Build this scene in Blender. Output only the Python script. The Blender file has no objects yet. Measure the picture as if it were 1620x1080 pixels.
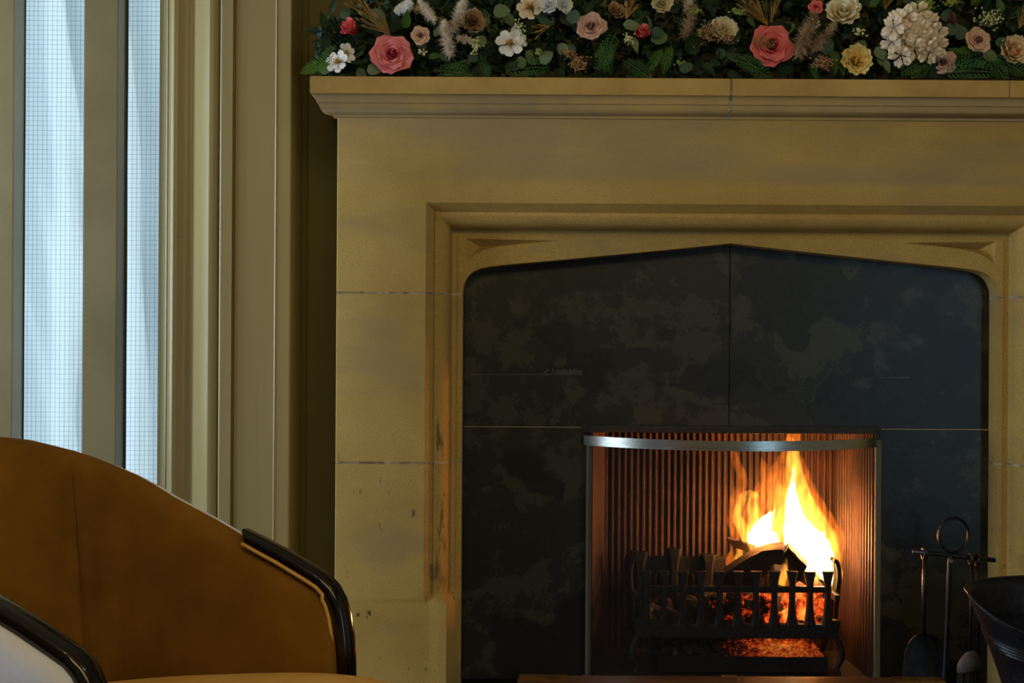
import bpy, bmesh, math, random
from mathutils import Vector, Matrix, noise as mnoise
R = random.Random(7)
PI = math.pi
sc = bpy.context.scene
COL = sc.collection
# ------------------------------------------------------------------ camera, world, lights
CH = 0.975            # camera height
FP = 2250.0           # focal length in pixels of a 1620 px wide frame (50 mm on 36 mm)
TH = 0.0063           # slight roll of the hand-held camera
cam_d = bpy.data.cameras.new('camera'); cam_d.lens = 50; cam_d.sensor_width = 36
cam = bpy.data.objects.new('camera', cam_d); COL.objects.link(cam)
cam.matrix_world = Matrix.Translation((0, 0, CH)) @ Matrix.Rotation(PI/2, 4, 'X') @ Matrix.Rotation(TH, 4, 'Z')
cam_d.clip_start = 0.05
sc.camera = cam
w = bpy.data.worlds.new('sky'); sc.world = w; w.use_nodes = True
nt = w.node_tree; bg = nt.nodes['Background']
tc = nt.nodes.new('ShaderNodeTexCoord'); sp = nt.nodes.new('ShaderNodeSeparateXYZ')
rp = nt.nodes.new('ShaderNodeValToRGB')
nt.links.new(tc.outputs['Generated'], sp.inputs[0]); nt.links.new(sp.outputs['Z'], rp.inputs[0])
nt.links.new(rp.outputs[0], bg.inputs[0])
rp.color_ramp.elements[0].position = 0.0; rp.color_ramp.elements[0].color = (0.64, 0.76, 0.82, 1)
rp.color_ramp.elements[1].position = 0.6; rp.color_ramp.elements[1].color = (0.62, 0.80, 0.96, 1)
bg.inputs[1].default_value = 1.6

def light(name, kind, loc, target, energy, color, size=None, size_y=None):
    d = bpy.data.lights.new(name, kind); d.energy = energy; d.color = color
    if kind == 'AREA':
        d.shape = 'RECTANGLE'; d.size = size; d.size_y = size_y or size
    elif kind == 'SUN': d.angle = size
    else: d.shadow_soft_size = size
    o = bpy.data.objects.new(name, d); COL.objects.link(o); o.location = loc
    if target is not None:
        o.rotation_euler = (Vector(target) - Vector(loc)).to_track_quat('-Z', 'Y').to_euler()
    return o
light('sun', 'SUN', (4, 9, 5), (0.4, 5.0, 0), 1.6, (1.0, 0.97, 0.92), 0.05)
light('daylight_left_window', 'AREA', (-4.9, 2.1, 1.35), (1.3, 3.75, 0.9), 80, (0.68, 0.86, 1.0), 1.5, 1.6)
light('added_side_light', 'AREA', (-2.19, 3.66, 1.4), (0, 3.70, 1.4), 17, (0.80, 0.92, 1.0), 0.42, 1.5)  # added side light, brightens the left-facing stripes of the architrave
light('room_light', 'AREA', (0.3, 0.2, 2.5), (0.3, 3.8, 0.7), 30, (1, 0.77, 0.32), 2.4, 0.9)  # unseen warm room light, set high to keep its reflection off the slate
light('right_window_daylight', 'AREA', (2.92, -1.5, 1.1), (2.92, 3, 1.1), 13, (0.36, 0.73, 1.0), 0.55, 1.8)
light('ceiling_spot', 'POINT', (-0.75, 0.9, 2.35), None, 2, (1.0, 0.80, 0.55), 0.025)
light('ceiling_spot', 'POINT', (0.9, 1.3, 2.35), None, 3, (1.0, 0.76, 0.45), 0.025)
sc.view_settings.view_transform = 'Standard'; sc.view_settings.look = 'None'
sc.view_settings.gamma = 1; sc.view_settings.use_curve_mapping = False
sc.view_settings.exposure = 0.0
sc.cycles.sample_clamp_indirect = 3.0
sc.cycles.max_bounces = 8; sc.cycles.transparent_max_bounces = 16
sc.cycles.volume_step_rate = 1.0
sc.cycles.use_denoising = True

# ------------------------------------------------------------------ helpers
def P(px, py, Y):
    x = px + TH*(py-540); y = py - TH*(px-810)
    return Vector(((x-810)*Y/FP, Y, CH-(y-540)*Y/FP))
def ln(h):  # sRGB triple 0..255 -> linear
    def f(c):
        c /= 255.0
        return c/12.92 if c <= .04045 else ((c+.055)/1.055)**2.4
    return tuple(f(c) for c in h) + (1.0,)
def obj(name, bm, m, parent=None, smooth=False, recalc=True):
    if isinstance(bm, bmesh.types.BMesh):
        if recalc: bmesh.ops.recalc_face_normals(bm, faces=bm.faces)
        me = bpy.data.meshes.new(name); bm.to_mesh(me); bm.free()
        for p in me.polygons: p.use_smooth = bool(smooth)
        if smooth and smooth is not True:
            try: me.set_sharp_from_angle(angle=smooth)
            except Exception: pass
        me.materials.append(m)
    else: me = bm
    o = bpy.data.objects.new(name, me); COL.objects.link(o)
    if parent: o.parent = parent
    return o
def tag(o, label, cat, group=None, kind=None):
    o['label'] = label; o['category'] = cat
    if group: o['group'] = group
    if kind: o['kind'] = kind
    return o
def thing(name, label, cat, loc=(0, 0, 0), rz=0, group=None):
    o = bpy.data.objects.new(name, None); COL.objects.link(o)
    o.location = loc; o.rotation_euler = (0, 0, rz); o.empty_display_size = .05
    return tag(o, label, cat, group)
def struct(name, bm, m, smooth=False):
    o = obj(name, bm, m, None, smooth); o['kind'] = 'structure'; return o
def box(bm, a, b):
    x0, y0, z0 = a; x1, y1, z1 = b
    v = [bm.verts.new(p) for p in ((x0,y0,z0),(x1,y0,z0),(x1,y1,z0),(x0,y1,z0),(x0,y0,z1),(x1,y0,z1),(x1,y1,z1),(x0,y1,z1))]
    for f in ((0,1,2,3),(4,5,6,7),(0,1,5,4),(1,2,6,5),(2,3,7,6),(3,0,4,7)): bm.faces.new([v[i] for i in f])
    return v
def bbox(a, b, bev=0.002, seg=2):
    bm = bmesh.new(); box(bm, a, b)
    bmesh.ops.recalc_face_normals(bm, faces=bm.faces)
    if bev: bmesh.ops.bevel(bm, geom=bm.edges[:], offset=bev, segments=seg, affect='EDGES', profile=.7)
    return bm
def loft(bm, rings, closed=True, cap=True):
    vs = [[bm.verts.new(p) for p in r] for r in rings]
    n = len(vs[0])
    for a, b in zip(vs, vs[1:]):
        for i in range(n if closed else n-1):
            j = (i+1) % n
            bm.faces.new((a[i], a[j], b[j], b[i]))
    if cap and closed:
        bm.faces.new(vs[0][::-1]); bm.faces.new(vs[-1])
    return vs
def tube(bm, pts, rad, n=8, flat=1.0, up=None, cap=True):
    pts = [Vector(p) for p in pts]
    if not hasattr(rad, '__len__'): rad = [rad]*len(pts)
    rings = []; prev = None
    for i, p in enumerate(pts):
        t = (pts[min(i+1, len(pts)-1)] - pts[max(i-1, 0)]).normalized()
        if up is not None: a = Vector(up) - t*Vector(up).dot(t)
        elif prev is None: a = t.orthogonal()
        else: a = prev - t*prev.dot(t)
        a.normalize(); prev = a; b = t.cross(a)
        rings.append([p + (a*math.cos(2*PI*k/n) + b*math.sin(2*PI*k/n)*flat)*rad[i] for k in range(n)])
    loft(bm, rings, True, cap)
def lathe(bm, prof, c=(0,0,0), n=20):
    rings = [[(c[0]+r*math.cos(2*PI*k/n), c[1]+r*math.sin(2*PI*k/n), c[2]+z) for k in range(n)] for r, z in prof]
    loft(bm, rings, True, True)
def crom(pts, n=6):
    out = []; pts = [Vector(p) for p in pts]
    for i in range(len(pts)-1):
        p0, p1, p2, p3 = pts[max(i-1,0)], pts[i], pts[i+1], pts[min(i+2, len(pts)-1)]
        for k in range(n):
            t = k/n
            out.append(.5*((2*p1)+(p2-p0)*t+(2*p0-5*p1+4*p2-p3)*t*t+(3*p1-p0-3*p2+p3)*t**3))
    out.append(pts[-1]); return out

# ------------------------------------------------------------------ materials
def mat(name, col, rough=.6, metal=0, var=None, vscale=5, vpos=(.4,.6), bump=0, bscale=200, sheen=0, trans=0, spec=.5, stretch=None, detail=4, coord='Object'):
    m = bpy.data.materials.new(name); m.use_nodes = True
    n = m.node_tree.nodes; l = m.node_tree.links; b = n['Principled BSDF']
    c = ln(col); b.inputs['Base Color'].default_value = c
    b.inputs['Roughness'].default_value = rough; b.inputs['Metallic'].default_value = metal
    b.inputs['Specular IOR Level'].default_value = spec
    if sheen: b.inputs['Sheen Weight'].default_value = sheen; b.inputs['Sheen Roughness'].default_value = .4
    t = n.new('ShaderNodeTexCoord'); src = t.outputs[coord]
    if stretch:
        mp = n.new('ShaderNodeMapping'); mp.inputs['Scale'].default_value = stretch
        l.new(src, mp.inputs[0]); src = mp.outputs[0]
    if var:
        x = n.new('ShaderNodeTexNoise'); x.inputs['Scale'].default_value = vscale; x.inputs['Detail'].default_value = detail
        x.inputs['Roughness'].default_value = .62
        r = n.new('ShaderNodeValToRGB'); r.color_ramp.elements[0].position = vpos[0]; r.color_ramp.elements[1].position = vpos[1]
        r.color_ramp.elements[0].color = c; r.color_ramp.elements[1].color = ln(var)
        l.new(src, x.inputs['Vector']); l.new(x.outputs['Fac'], r.inputs[0]); l.new(r.outputs[0], b.inputs['Base Color'])
        m['ramp'] = r.name
    if bump:
        x = n.new('ShaderNodeTexNoise'); x.inputs['Scale'].default_value = bscale; x.inputs['Detail'].default_value = 3
        u = n.new('ShaderNodeBump'); u.inputs['Strength'].default_value = bump; u.inputs['Distance'].default_value = .002
        l.new(src, x.inputs['Vector']); l.new(x.outputs['Fac'], u.inputs['Height']); l.new(u.outputs[0], b.inputs['Normal'])
    if trans:
        ts = n.new('ShaderNodeBsdfTranslucent'); mx = n.new('ShaderNodeMixShader'); mx.inputs[0].default_value = trans
        ts.inputs[0].default_value = c
        if var: l.new(r.outputs[0], ts.inputs[0])
        l.new(b.outputs[0], mx.inputs[1]); l.new(ts.outputs[0], mx.inputs[2]); l.new(mx.outputs[0], n['Material Output'].inputs[0])
    return m
def over(m, col, scale, p0, p1, stretch=(1,1,1), zlim=None, amount=1.0, detail=5):
    """second layer of stains / scuffs over a material's base colour"""
    n = m.node_tree.nodes; l = m.node_tree.links; b = n['Principled BSDF']
    old = b.inputs['Base Color'].links
    mix = n.new('ShaderNodeMix'); mix.data_type = 'RGBA'
    if old: l.new(old[0].from_socket, mix.inputs[6])
    else: mix.inputs[6].default_value = b.inputs['Base Color'].default_value
    mix.inputs[7].default_value = ln(col)
    t = n.new('ShaderNodeTexCoord'); mp = n.new('ShaderNodeMapping'); mp.inputs['Scale'].default_value = stretch
    x = n.new('ShaderNodeTexNoise'); x.inputs['Scale'].default_value = scale; x.inputs['Detail'].default_value = detail
    r = n.new('ShaderNodeMapRange'); r.inputs[1].default_value = p0; r.inputs[2].default_value = p1; r.inputs[4].default_value = amount
    l.new(t.outputs['Object'], mp.inputs[0]); l.new(mp.outputs[0], x.inputs['Vector']); l.new(x.outputs['Fac'], r.inputs[0])
    f = r.outputs[0]
    if zlim:
        s = n.new('ShaderNodeSeparateXYZ'); l.new(t.outputs['Object'], s.inputs[0])
        q = n.new('ShaderNodeMapRange'); q.inputs[1].default_value = zlim[0]; q.inputs[2].default_value = zlim[1]
        l.new(s.outputs['Z'], q.inputs[0]); mu = n.new('ShaderNodeMath'); mu.operation = 'MULTIPLY'
        l.new(f, mu.inputs[0]); l.new(q.outputs[0], mu.inputs[1]); f = mu.outputs[0]
    l.new(f, mix.inputs[0]); l.new(mix.outputs[2], b.inputs['Base Color'])
def smudge(m, col, x0, wx, z0, z1, scale, p0, p1, stretch, amount=.85):
    """soot and scuff marks rubbed along one strip of the stone"""
    over(m, col, scale, p0, p1, stretch, (z0, z0+.06), amount)
    n = m.node_tree.nodes; l = m.node_tree.links; b = n['Principled BSDF']
    mix = b.inputs['Base Color'].links[0].from_node; f = mix.inputs[0].links[0].from_socket
    t = n.new('ShaderNodeTexCoord'); sx = n.new('ShaderNodeSeparateXYZ'); l.new(t.outputs['Object'], sx.inputs[0])
    d = n.new('ShaderNodeMath'); d.operation = 'SUBTRACT'; d.inputs[1].default_value = x0; l.new(sx.outputs['X'], d.inputs[0])
    a = n.new('ShaderNodeMath'); a.operation = 'ABSOLUTE'; l.new(d.outputs[0], a.inputs[0])
    r = n.new('ShaderNodeMapRange'); r.inputs[1].default_value = wx; r.inputs[2].default_value = wx*.5; l.new(a.outputs[0], r.inputs[0])
    q = n.new('ShaderNodeMapRange'); q.inputs[1].default_value = z1; q.inputs[2].default_value = z1-.08; l.new(sx.outputs['Z'], q.inputs[0])
    m1 = n.new('ShaderNodeMath'); m1.operation = 'MULTIPLY'; l.new(f, m1.inputs[0]); l.new(r.outputs[0], m1.inputs[1])
    m2 = n.new('ShaderNodeMath'); m2.operation = 'MULTIPLY'; l.new(m1.outputs[0], m2.inputs[0]); l.new(q.outputs[0], m2.inputs[1]); l.new(m2.outputs[0], mix.inputs[0])
def emis(name, col, strength):
    m = bpy.data.materials.new(name); m.use_nodes = True; n = m.node_tree.nodes; l = m.node_tree.links
    n.remove(n['Principled BSDF']); e = n.new('ShaderNodeEmission'); e.inputs[0].default_value = col; e.inputs[1].default_value = strength
    l.new(e.outputs[0], n['Material Output'].inputs[0]); return m

M = {}
M['stone'] = mat('sandstone', (200,170,104), .85, spec=.2, var=(182,150,84), vscale=3.5, vpos=(.35,.7), bump=.45, bscale=480)
over(M['stone'], (150,132,104), 2.6, .52, .72, (1,1,2.6), amount=.55)
over(M['stone'], (150,124,76), 300, .42, .68, amount=.55, detail=2)
over(M['stone'], (150,134,108), 3.2, .30, .62, (.6,1,3), zlim=(1.375,1.395), amount=.6)
over(M['stone'], (60,48,34), 30, .68, .72, (2.2,2.2,.8), zlim=(.78,.45), amount=.85)
over(M['stone'], (70,56,36), 160, .70, .76, (1,1,.5), zlim=(.72,.3), amount=.7)
smudge(M['stone'], (62,54,42), P(698,700,3.69).x, .016, .33, .84, 16, .53, .62, (2,2,.5), .75)
smudge(M['stone'], (104,88,56), P(690,900,3.68).x, .05, .30, .52, 30, .54, .64, (1,1,.6), .6)
M['shelf'] = mat('sandstone_shelf', (206,172,104), .85, spec=.2, var=(176,142,84), vscale=5, vpos=(.35,.7), bump=.3, bscale=420)
M['shelf_mould'] = mat('sandstone_moulding', (190,162,110), .85, spec=.2, var=(164,146,112), vscale=4, vpos=(.35,.65), bump=.3, bscale=420)
M['mortar'] = mat('pale_mortar', (190,176,146), .9, var=(120,108,86), vscale=26, bump=.5, bscale=300)
M['slate'] = mat('slate', (34,35,33), .36, var=(54,54,47), vscale=5.5, vpos=(.50,.52), bump=.25, bscale=60, detail=9, spec=.32)
[setattr(q.inputs['Roughness'],'default_value',.74) for q in M['slate'].node_tree.nodes if q.type == 'TEX_NOISE' and q.inputs['Detail'].default_value > 8]
over(M['slate'], (22,23,25), 4.3, .53, .55, (1,1,1.3), amount=.85, detail=9)
over(M['slate'], (24,24,26), 24, .72, .74, (1,1,1.4), amount=.9)
M['mortar_light'] = mat('slate_joint', (150,140,125), .9)
M['paint'] = mat('olive_paint', (164,150,106), .34, var=(154,140,96), vscale=3, bump=.25, bscale=90, stretch=(1,1,.12))
over(M['paint'], (60,50,30), 60, .74, .76, amount=.8)
M['sash'] = mat('sash_paint', (146,136,104), .4, var=(136,126,94), vscale=4, bump=.15, bscale=120)
M['wallp'] = mat('olive_wall', (112,102,50), .6, var=(104,92,42), vscale=2, bump=.15, bscale=60)
M['plaster'] = mat('room_plaster', (190,178,150), .8, var=(182,168,140), vscale=2)
M['floor'] = mat('oak_floor', (96,66,40), .4, var=(72,48,28), vscale=4, stretch=(6,.5,1), bump=.2, bscale=60)
M['hearth'] = mat('hearth_slab', (50,50,50), .5, var=(64,62,60), vscale=6, bump=.2, bscale=60)
M['iron'] = mat('black_iron', (20,20,22), .5, .3, var=(34,32,32), vscale=60, bump=.5, bscale=220)
M['iron_blue'] = mat('black_forged_steel', (26,28,34), .38, .5, var=(40,40,46), vscale=60, bump=.3, bscale=150)
M['fireback'] = mat('ribbed_iron', (66,44,34), .6, .3, var=(34,24,19), vscale=9, vpos=(.35,.7), bump=.5, bscale=260)
M['steel'] = mat('brushed_steel', (190,190,185), .26, 1.0, var=(160,160,155), vscale=20, stretch=(1,1,40), bump=.05, bscale=60)
M['steel_dull'] = mat('dull_steel', (78,78,74), .6, .4, var=(64,64,60), vscale=30)
M['post'] = mat('grey_enamel_post', (104,104,98), .85, spec=.08)
M['wire'] = mat('blackened_wire', (30,24,20), .7, 0, spec=.2)
M['suede'] = mat('tan_suede', (140,97,36), .9, spec=.05, var=(108,74,28), vscale=7, vpos=(.3,.7), bump=.35, bscale=900, detail=6)
M['suede_seat'] = mat('pale_tan_suede', (222,178,104), .9, spec=.05, var=(204,158,88), vscale=7, vpos=(.3,.7), bump=.35, bscale=900)
M['daylit_suede'] = mat('pale_daylit_suede', (222,224,246), .85, var=(208,208,230), vscale=9, bump=.35, bscale=700, sheen=.4)  # window daylight on the outer shell is put into this pale bluish colour
M['lacquer'] = mat('black_lacquer', (16,8,5), .12, spec=.6)
M['wood'] = mat('table_wood', (96,50,22), .3, var=(58,28,12), vscale=5, stretch=(.6,9,9), bump=.1, bscale=80)
M['brass'] = mat('aged_brass', (176,130,50), .35, 1.0, var=(120,84,30), vscale=30)
M['ash'] = mat('ash', (96,90,84), .95, var=(40,36,34), vscale=60, bump=1, bscale=120)
M['bark'] = mat('charred_log', (40,22,13), .9, var=(14,9,7), vscale=14, vpos=(.35,.65), bump=1, bscale=70, stretch=(.5,1,1))
M['chalk'] = mat('chalk_scratch', (150,150,146), .9)
M['bristle'] = mat('brush_bristle', (16,15,15), .8)
M['brush_wood'] = mat('weathered_brush_head', (84,78,76), .6, var=(70,62,58), vscale=60)

# wired glass
def glassmat():
    m = bpy.data.materials.new('wired_glass'); m.use_nodes = True; n = m.node_tree.nodes; l = m.node_tree.links
    n.remove(n['Principled BSDF'])
    a = n.new('ShaderNodeBsdfTransparent'); a.inputs[0].default_value = (.93,.97,.97,1)
    g = n.new('ShaderNodeBsdfGlossy'); g.inputs['Roughness'].default_value = .05
    x = n.new('ShaderNodeMixShader'); x.inputs[0].default_value = .05
    l.new(a.outputs[0], x.inputs[1]); l.new(g.outputs[0], x.inputs[2]); l.new(x.outputs[0], n['Material Output'].inputs[0]); return m
M['glass'] = glassmat()
M['glass_wire'] = mat('glass_wire', (92,108,116), .6)
m = bpy.data.materials.new('sheer_curtain'); m.use_nodes = True; n = m.node_tree.nodes; l = m.node_tree.links
n.remove(n['Principled BSDF']); a = n.new('ShaderNodeBsdfTranslucent'); a.inputs[0].default_value = (.78,.86,.93,1)
d = n.new('ShaderNodeBsdfDiffuse'); d.inputs[0].default_value = (.85,.87,.9,1); x = n.new('ShaderNodeMixShader'); x.inputs[0].default_value = .25
l.new(a.outputs[0], x.inputs[1]); l.new(d.outputs[0], x.inputs[2]); l.new(x.outputs[0], n['Material Output'].inputs[0]); M['curtain'] = m

# ------------------------------------------------------------------ the room
YW = 4.05                       # wall behind the mantelpiece
XL, XR, YB, ZC = -5.0, 3.2, -1.6, 2.6; XWL = -2.2
K = 3.66/FP                     # metres per pixel on the stone face
XC = 353*K                      # middle of the fireplace
HO, HM, HW = 433*K, 490.3*K, 631.5*K
YF, YI, YS = 3.66, 3.742, 3.81  # stone face, sunk inner plane, slate
def zf(y): return CH-(y-540)*K
bm = bmesh.new(); box(bm, (XL,YB,-.1), (XR,YW+.5,0)); struct('floor', bm, M['floor'])
bm = bmesh.new(); box(bm, (XL,YB,ZC), (XR,YW+.5,ZC+.1)); struct('ceiling', bm, M['plaster'])
bm = bmesh.new(); box(bm, (XR,YB,0), (XR+.1,YW+.5,ZC)); struct('wall_right', bm, M['plaster'])
bm = bmesh.new(); box(bm, (XL,YB-.1,0), (2.6,YB,ZC)); box(bm, (2.6,YB-.1,0), (XR,YB,.2)); box(bm, (2.6,YB-.1,2.0), (XR,YB,ZC)); struct('wall_front', bm, M['plaster'])
# left wall with the daylight window opening
bm = bmesh.new()
box(bm, (XL-.15,YB,0), (XL,1.2,ZC)); box(bm, (XL-.15,3.0,0), (XL,YW+.5,ZC))
box(bm, (XL-.15,1.2,0), (XL,3.0,.5)); box(bm, (XL-.15,1.2,2.2), (XL,3.0,ZC))
struct('wall_left', bm, M['plaster'])
# added return wall with an opening, built to hold the added side light
bm = bmesh.new(); box(bm, (XWL-.08,3.32,0), (XWL,3.44,ZC)); box(bm, (XWL-.08,3.89,0), (XWL,YW,ZC)); box(bm, (XWL-.08,3.44,0), (XWL,3.89,.6)); box(bm, (XWL-.08,3.44,2.2), (XWL,3.89,ZC))
struct('wall_added_side', bm, M['paint'])
# back wall: left window opening, chimney wall with the firebox opening
xw1 = P(254,540,3.99).x
bx0, bx1 = P(935,800,YS).x, P(1385,800,YS).x
zo = P(1150,686,YS).z
bm = bmesh.new()
box(bm, (xw1,YW,0), (bx0-.01,YW+.12,ZC)); box(bm, (bx1+.01,YW,0), (XR,YW+.12,ZC))
box(bm, (bx0-.01,YW,zo+.03), (bx1+.01,YW+.12,ZC)); box(bm, (XWL,YW,0), (xw1,YW+.12,.22)); box(bm, (XWL,YW,2.35), (xw1,YW+.12,ZC)); box(bm, (XL,YW,0), (XWL,YW+.12,ZC))
struct('wall_back', bm, M['wallp'])
# window: mullions, wired glass, sill
win = bpy.data.objects.new('window_1', None); COL.objects.link(win); win['kind'] = 'structure'
YM, YG = 3.90, 3.985
for (a, b) in ((-120, 21), (131, 185), (-330,-290)):
    xa, xb = P(a,340,YM).x, P(b,340,YM).x
    obj('mullion', bbox((xa,YM,.22), (xb,YG+.001,2.35), .003), M['sash'], win)
obj('window_sill', bbox((XWL,YM-.03,.17), (xw1,YG+.06,.24), .004), M['sash'], win)
obj('window_head', bbox((XWL,YM-.01,2.3), (xw1,YG+.06,2.36), .004), M['sash'], win)
panes = [(P(-300,340,YG).x, P(-110,340,YG).x), (P(20,340,YG).x, P(140,340,YG).x), (P(184,340,YG).x, P(262,340,YG).x)]
M['putty'] = mat('dark_glazing_edge', (30,44,46), .5)
for i, (xa, xb) in enumerate(panes):
    bm = bmesh.new(); box(bm, (xa,YG,.23), (xb,YG+.006,2.31)); g = obj('glass_pane', bm, M['glass'], win)
    bm = bmesh.new(); st = .0131; wv = .00026
    k = 0; x = xa + .004
    while x < xb:
        dx = .0006*math.sin(k*2.3)
        box(bm, (x+dx-wv,YG-.0012,.23), (x+dx+wv,YG-.0004,2.31)); x += st; k += 1
    z = .235; k = 0
    while z < 2.31:
        sl = .0012 if i == 2 else -.0003
        v = box(bm, (xa,YG-.0012,z-wv), (xb,YG-.0004,z+wv))
        for q in v:
            if q.co.x > (xa+xb)/2: q.co.z += sl + .0006*math.sin(k*1.7)
        z += st*1.02; k += 1
    o = obj('wire_grid', bm, M['glass_wire'], g); o['kind'] = 'stuff'
    bm = bmesh.new()
    pts = []
    for side in (0,):
        prev = None
        zz = .23
        while zz < 2.31:
            wd = .0035 + .0012*mnoise.noise(Vector((i*5, zz*3, 0)))
            x0 = P((38, 200)[i-1] if i else -110, 340, YG).x - .0005
            a = bm.verts.new((x0-.004, YG-.002, zz)); b = bm.verts.new((x0+wd, YG-.002, zz)); c = bm.verts.new((x0+wd, YG, zz))
            if prev: bm.faces.new((prev[0],prev[1],b,a)); bm.faces.new((prev[1],prev[2],c,b))
            prev = (a, b, c); zz += .04
    obj('glazing_putty', bm, M['putty'], g)
# curtain outside the glass
bm = bmesh.new(); nx, nz = 150, 40; rows = []
for j in range(nz+1):
    z = .25 + 2.05*j/nz; r = []
    for i in range(nx+1):
        x = XWL+.05 + (xw1+.35-XWL-.05)*i/nx
        y = 4.20 + .035*math.sin(x*31+1.6*math.sin(z*1.7+x*3)+z*.9) + .060*mnoise.noise(Vector((x*9, z*1.0, 3))) + .030*mnoise.noise(Vector((x*22+z*2, z*2.1, 7)))
        r.append(bm.verts.new((x, y, z)))
    rows.append(r)
for a, b in zip(rows, rows[1:]):
    for i in range(nx): bm.faces.new((a[i], a[i+1], b[i+1], b[i]))
tag(obj('curtain', bm, M['curtain'], None, True), 'sheer white curtain hanging in folds behind the wired window panes', 'curtain')
# architrave and pilaster mouldings, profile run up the wall (pixel column, distance)
def vprofile(name, prof, z0, z1, m, back):
    q = [(P(px,340,Y).x, Y) for px, Y in prof]
    q = [(q[0][0], back)] + q + [(q[-1][0], back)]
    bm = bmesh.new(); loft(bm, [[(x,y,z0) for x,y in q], [(x,y,z1) for x,y in q]]); return struct(name, bm, m, math.radians(24))
def arc(px0, y0, px1, y1, bulge, n=6):
    return [(px0+(px1-px0)*t/n, y0+(y1-y0)*t/n - bulge*math.sin(PI*t/n)) for t in range(n+1)]
prof = [(251,3.945),(256,3.94)] + arc(258,3.934,264,3.922,.002,4) + arc(265,3.925,271,3.905,.003,4) + [(274,3.903),(280,3.906)] + arc(281,3.908,301,3.925,-.006) + [(303,3.926)] + arc(304,3.925,328,3.850,.008,8) + arc(330,3.846,346,3.862,.006,6)
vprofile('trim_1', prof, 0, ZC, M['paint'], YW-.002)
prof = [(347.2,3.842),(349,3.840),(367,3.840),(368,3.864),(371,3.864),(372,3.848),(434,3.848),(435,3.8455),(436,3.8445),(437,3.847),(458,3.847),(460,3.850)]
vprofile('trim_2', prof, 0, ZC, M['paint'], YW-.002)
# thin bead on the dark wall between pilaster and stone
prof = [(474,4.049),(477,4.040),(484,4.038),(487,4.043)]
vprofile('trim_3', prof, 0, ZC, M['wallp'], YW-.001)

# ------------------------------------------------------------------ stone fireplace surround
fp = thing('fireplace_surround', 'carved sandstone fireplace surround with shallow Tudor arch and moulded shelf', 'fireplace')
ST = [(0,0),(11.5,.021),(13,.024),(13.6,.0195),(16,.018),(20,.0185),(25,.022),(30,.028),(34,.037),(36.6,.048),(37.8,.062),(38.6,.078),(40,.085),(46,.086),(50,.082)]
FL = [(0,0),(5,0),(9,0),(13,0),(17,0),(21,0),(25,0),(28,0),(31,0),(33,0),(36,.0),(41,.022),(47,.048),(50,.062),(54,.076)]
def jamb_ring(s, prof, z, inset=0, hw=HW):
    """closed plan ring of a jamb; s = -1 left, +1 right"""
    r = [(hw-inset, YW-.001), (hw-inset, YF+.005+inset), (hw-.0015-inset, YF+.0015+inset), (hw-.005-inset, YF+inset)]
    r += [(HM - o*K, YF + d + inset) for o, d in prof]
    r += [(HO, YI+inset), (HO+inset, YI+.004), (HO+inset, YS+.03), (HO+.03, YW-.001)]
    return [(XC + s*x, y, z) for x, y in r]
z1, z2 = P(600,463,YF).z, P(600,732,YF).z
zM, zT = zf(321), P(600,181,YF).z+.012
G = .003
def lerp_prof(t): return [(a[0]+(b[0]-a[0])*t, a[1]+(b[1]-a[1])*t) for a, b in zip(ST, FL)]
for s in (-1, 1):
    bm = bmesh.new(); loft(bm, [jamb_ring(s, ST, z2+G), jamb_ring(s, ST, z1-G)])
    obj('jamb_stone', bm, M['stone'], fp, math.radians(28))
    zs = P(600,942,YF).z
    bm = bmesh.new()
    loft(bm, [jamb_ring(s, FL, 0), jamb_ring(s, FL, zs-.022), jamb_ring(s, lerp_prof(.75), zs-.012), jamb_ring(s, lerp_prof(.25), zs), jamb_ring(s, ST, zs+.012), jamb_ring(s, ST, z2-G)])
    obj('jamb_stone', bm, M['stone'], fp, math.radians(28))
    for zz in (z1, z2):
        bm = bmesh.new(); loft(bm, [jamb_ring(s, ST, zz-G, .0006), jamb_ring(s, ST, zz+G, .0006)])
        obj('mortar_joint', bm, M['mortar'], fp)
# lintel: face, mitred moulding, arched spandrel plate
bm = bmesh.new()
zb = z1+G
def V(x, y, z): return bm.verts.new((XC+x, y, z))
def fill(loops):
    es = []
    for lp in loops:
        for i in range(len(lp)):
            e = bm.edges.get((lp[i], lp[(i+1) % len(lp)])) or bm.edges.new((lp[i], lp[(i+1) % len(lp)]))
            es.append(e)
    bmesh.ops.triangle_fill(bm, edges=es, use_beauty=True)
Us = []
for o, d in ST:
    h = HM-o*K; zt = zM-o*K
    Us.append([V(-h,YF+d,zb), V(-h,YF+d,zt), V(h,YF+d,zt), V(h,YF+d,zb)])
for a, b in zip(Us, Us[1:]):
    for i in range(3): bm.faces.new((a[i], a[i+1], b[i+1], b[i]))
OF = [V(-HW+.005,YF,zb), V(-HW+.005,YF,zT), V(HW-.005,YF,zT), V(HW-.005,YF,zb)]
u = Us[0]
bm.faces.new((OF[0], OF[1], u[1], u[0])); bm.faces.new((OF[1], OF[2], u[2], u[1])); bm.faces.new((OF[2], OF[3], u[3], u[2]))
OS = [V(-HW,YF+.005,zb), V(-HW,YF+.005,zT), V(HW,YF+.005,zT), V(HW,YF+.005,zb)]
OM = [V(-HW+.0015,YF+.0015,zb), V(-HW+.0015,YF+.0015,zT), V(HW-.0015,YF+.0015,zT), V(HW-.0015,YF+.0015,zb)]
OB = [V(-HW,YW-.001,zb), V(-HW,YW-.001,zT), V(HW,YW-.001,zT), V(HW,YW-.001,zb)]
for A, B in ((OF,OM),(OM,OS),(OS,OB)):
    bm.faces.new((A[0],A[1],B[1],B[0])); bm.faces.new((A[2],A[3],B[3],B[2])); bm.faces.new((A[1],A[2],B[2],B[1]))
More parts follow.
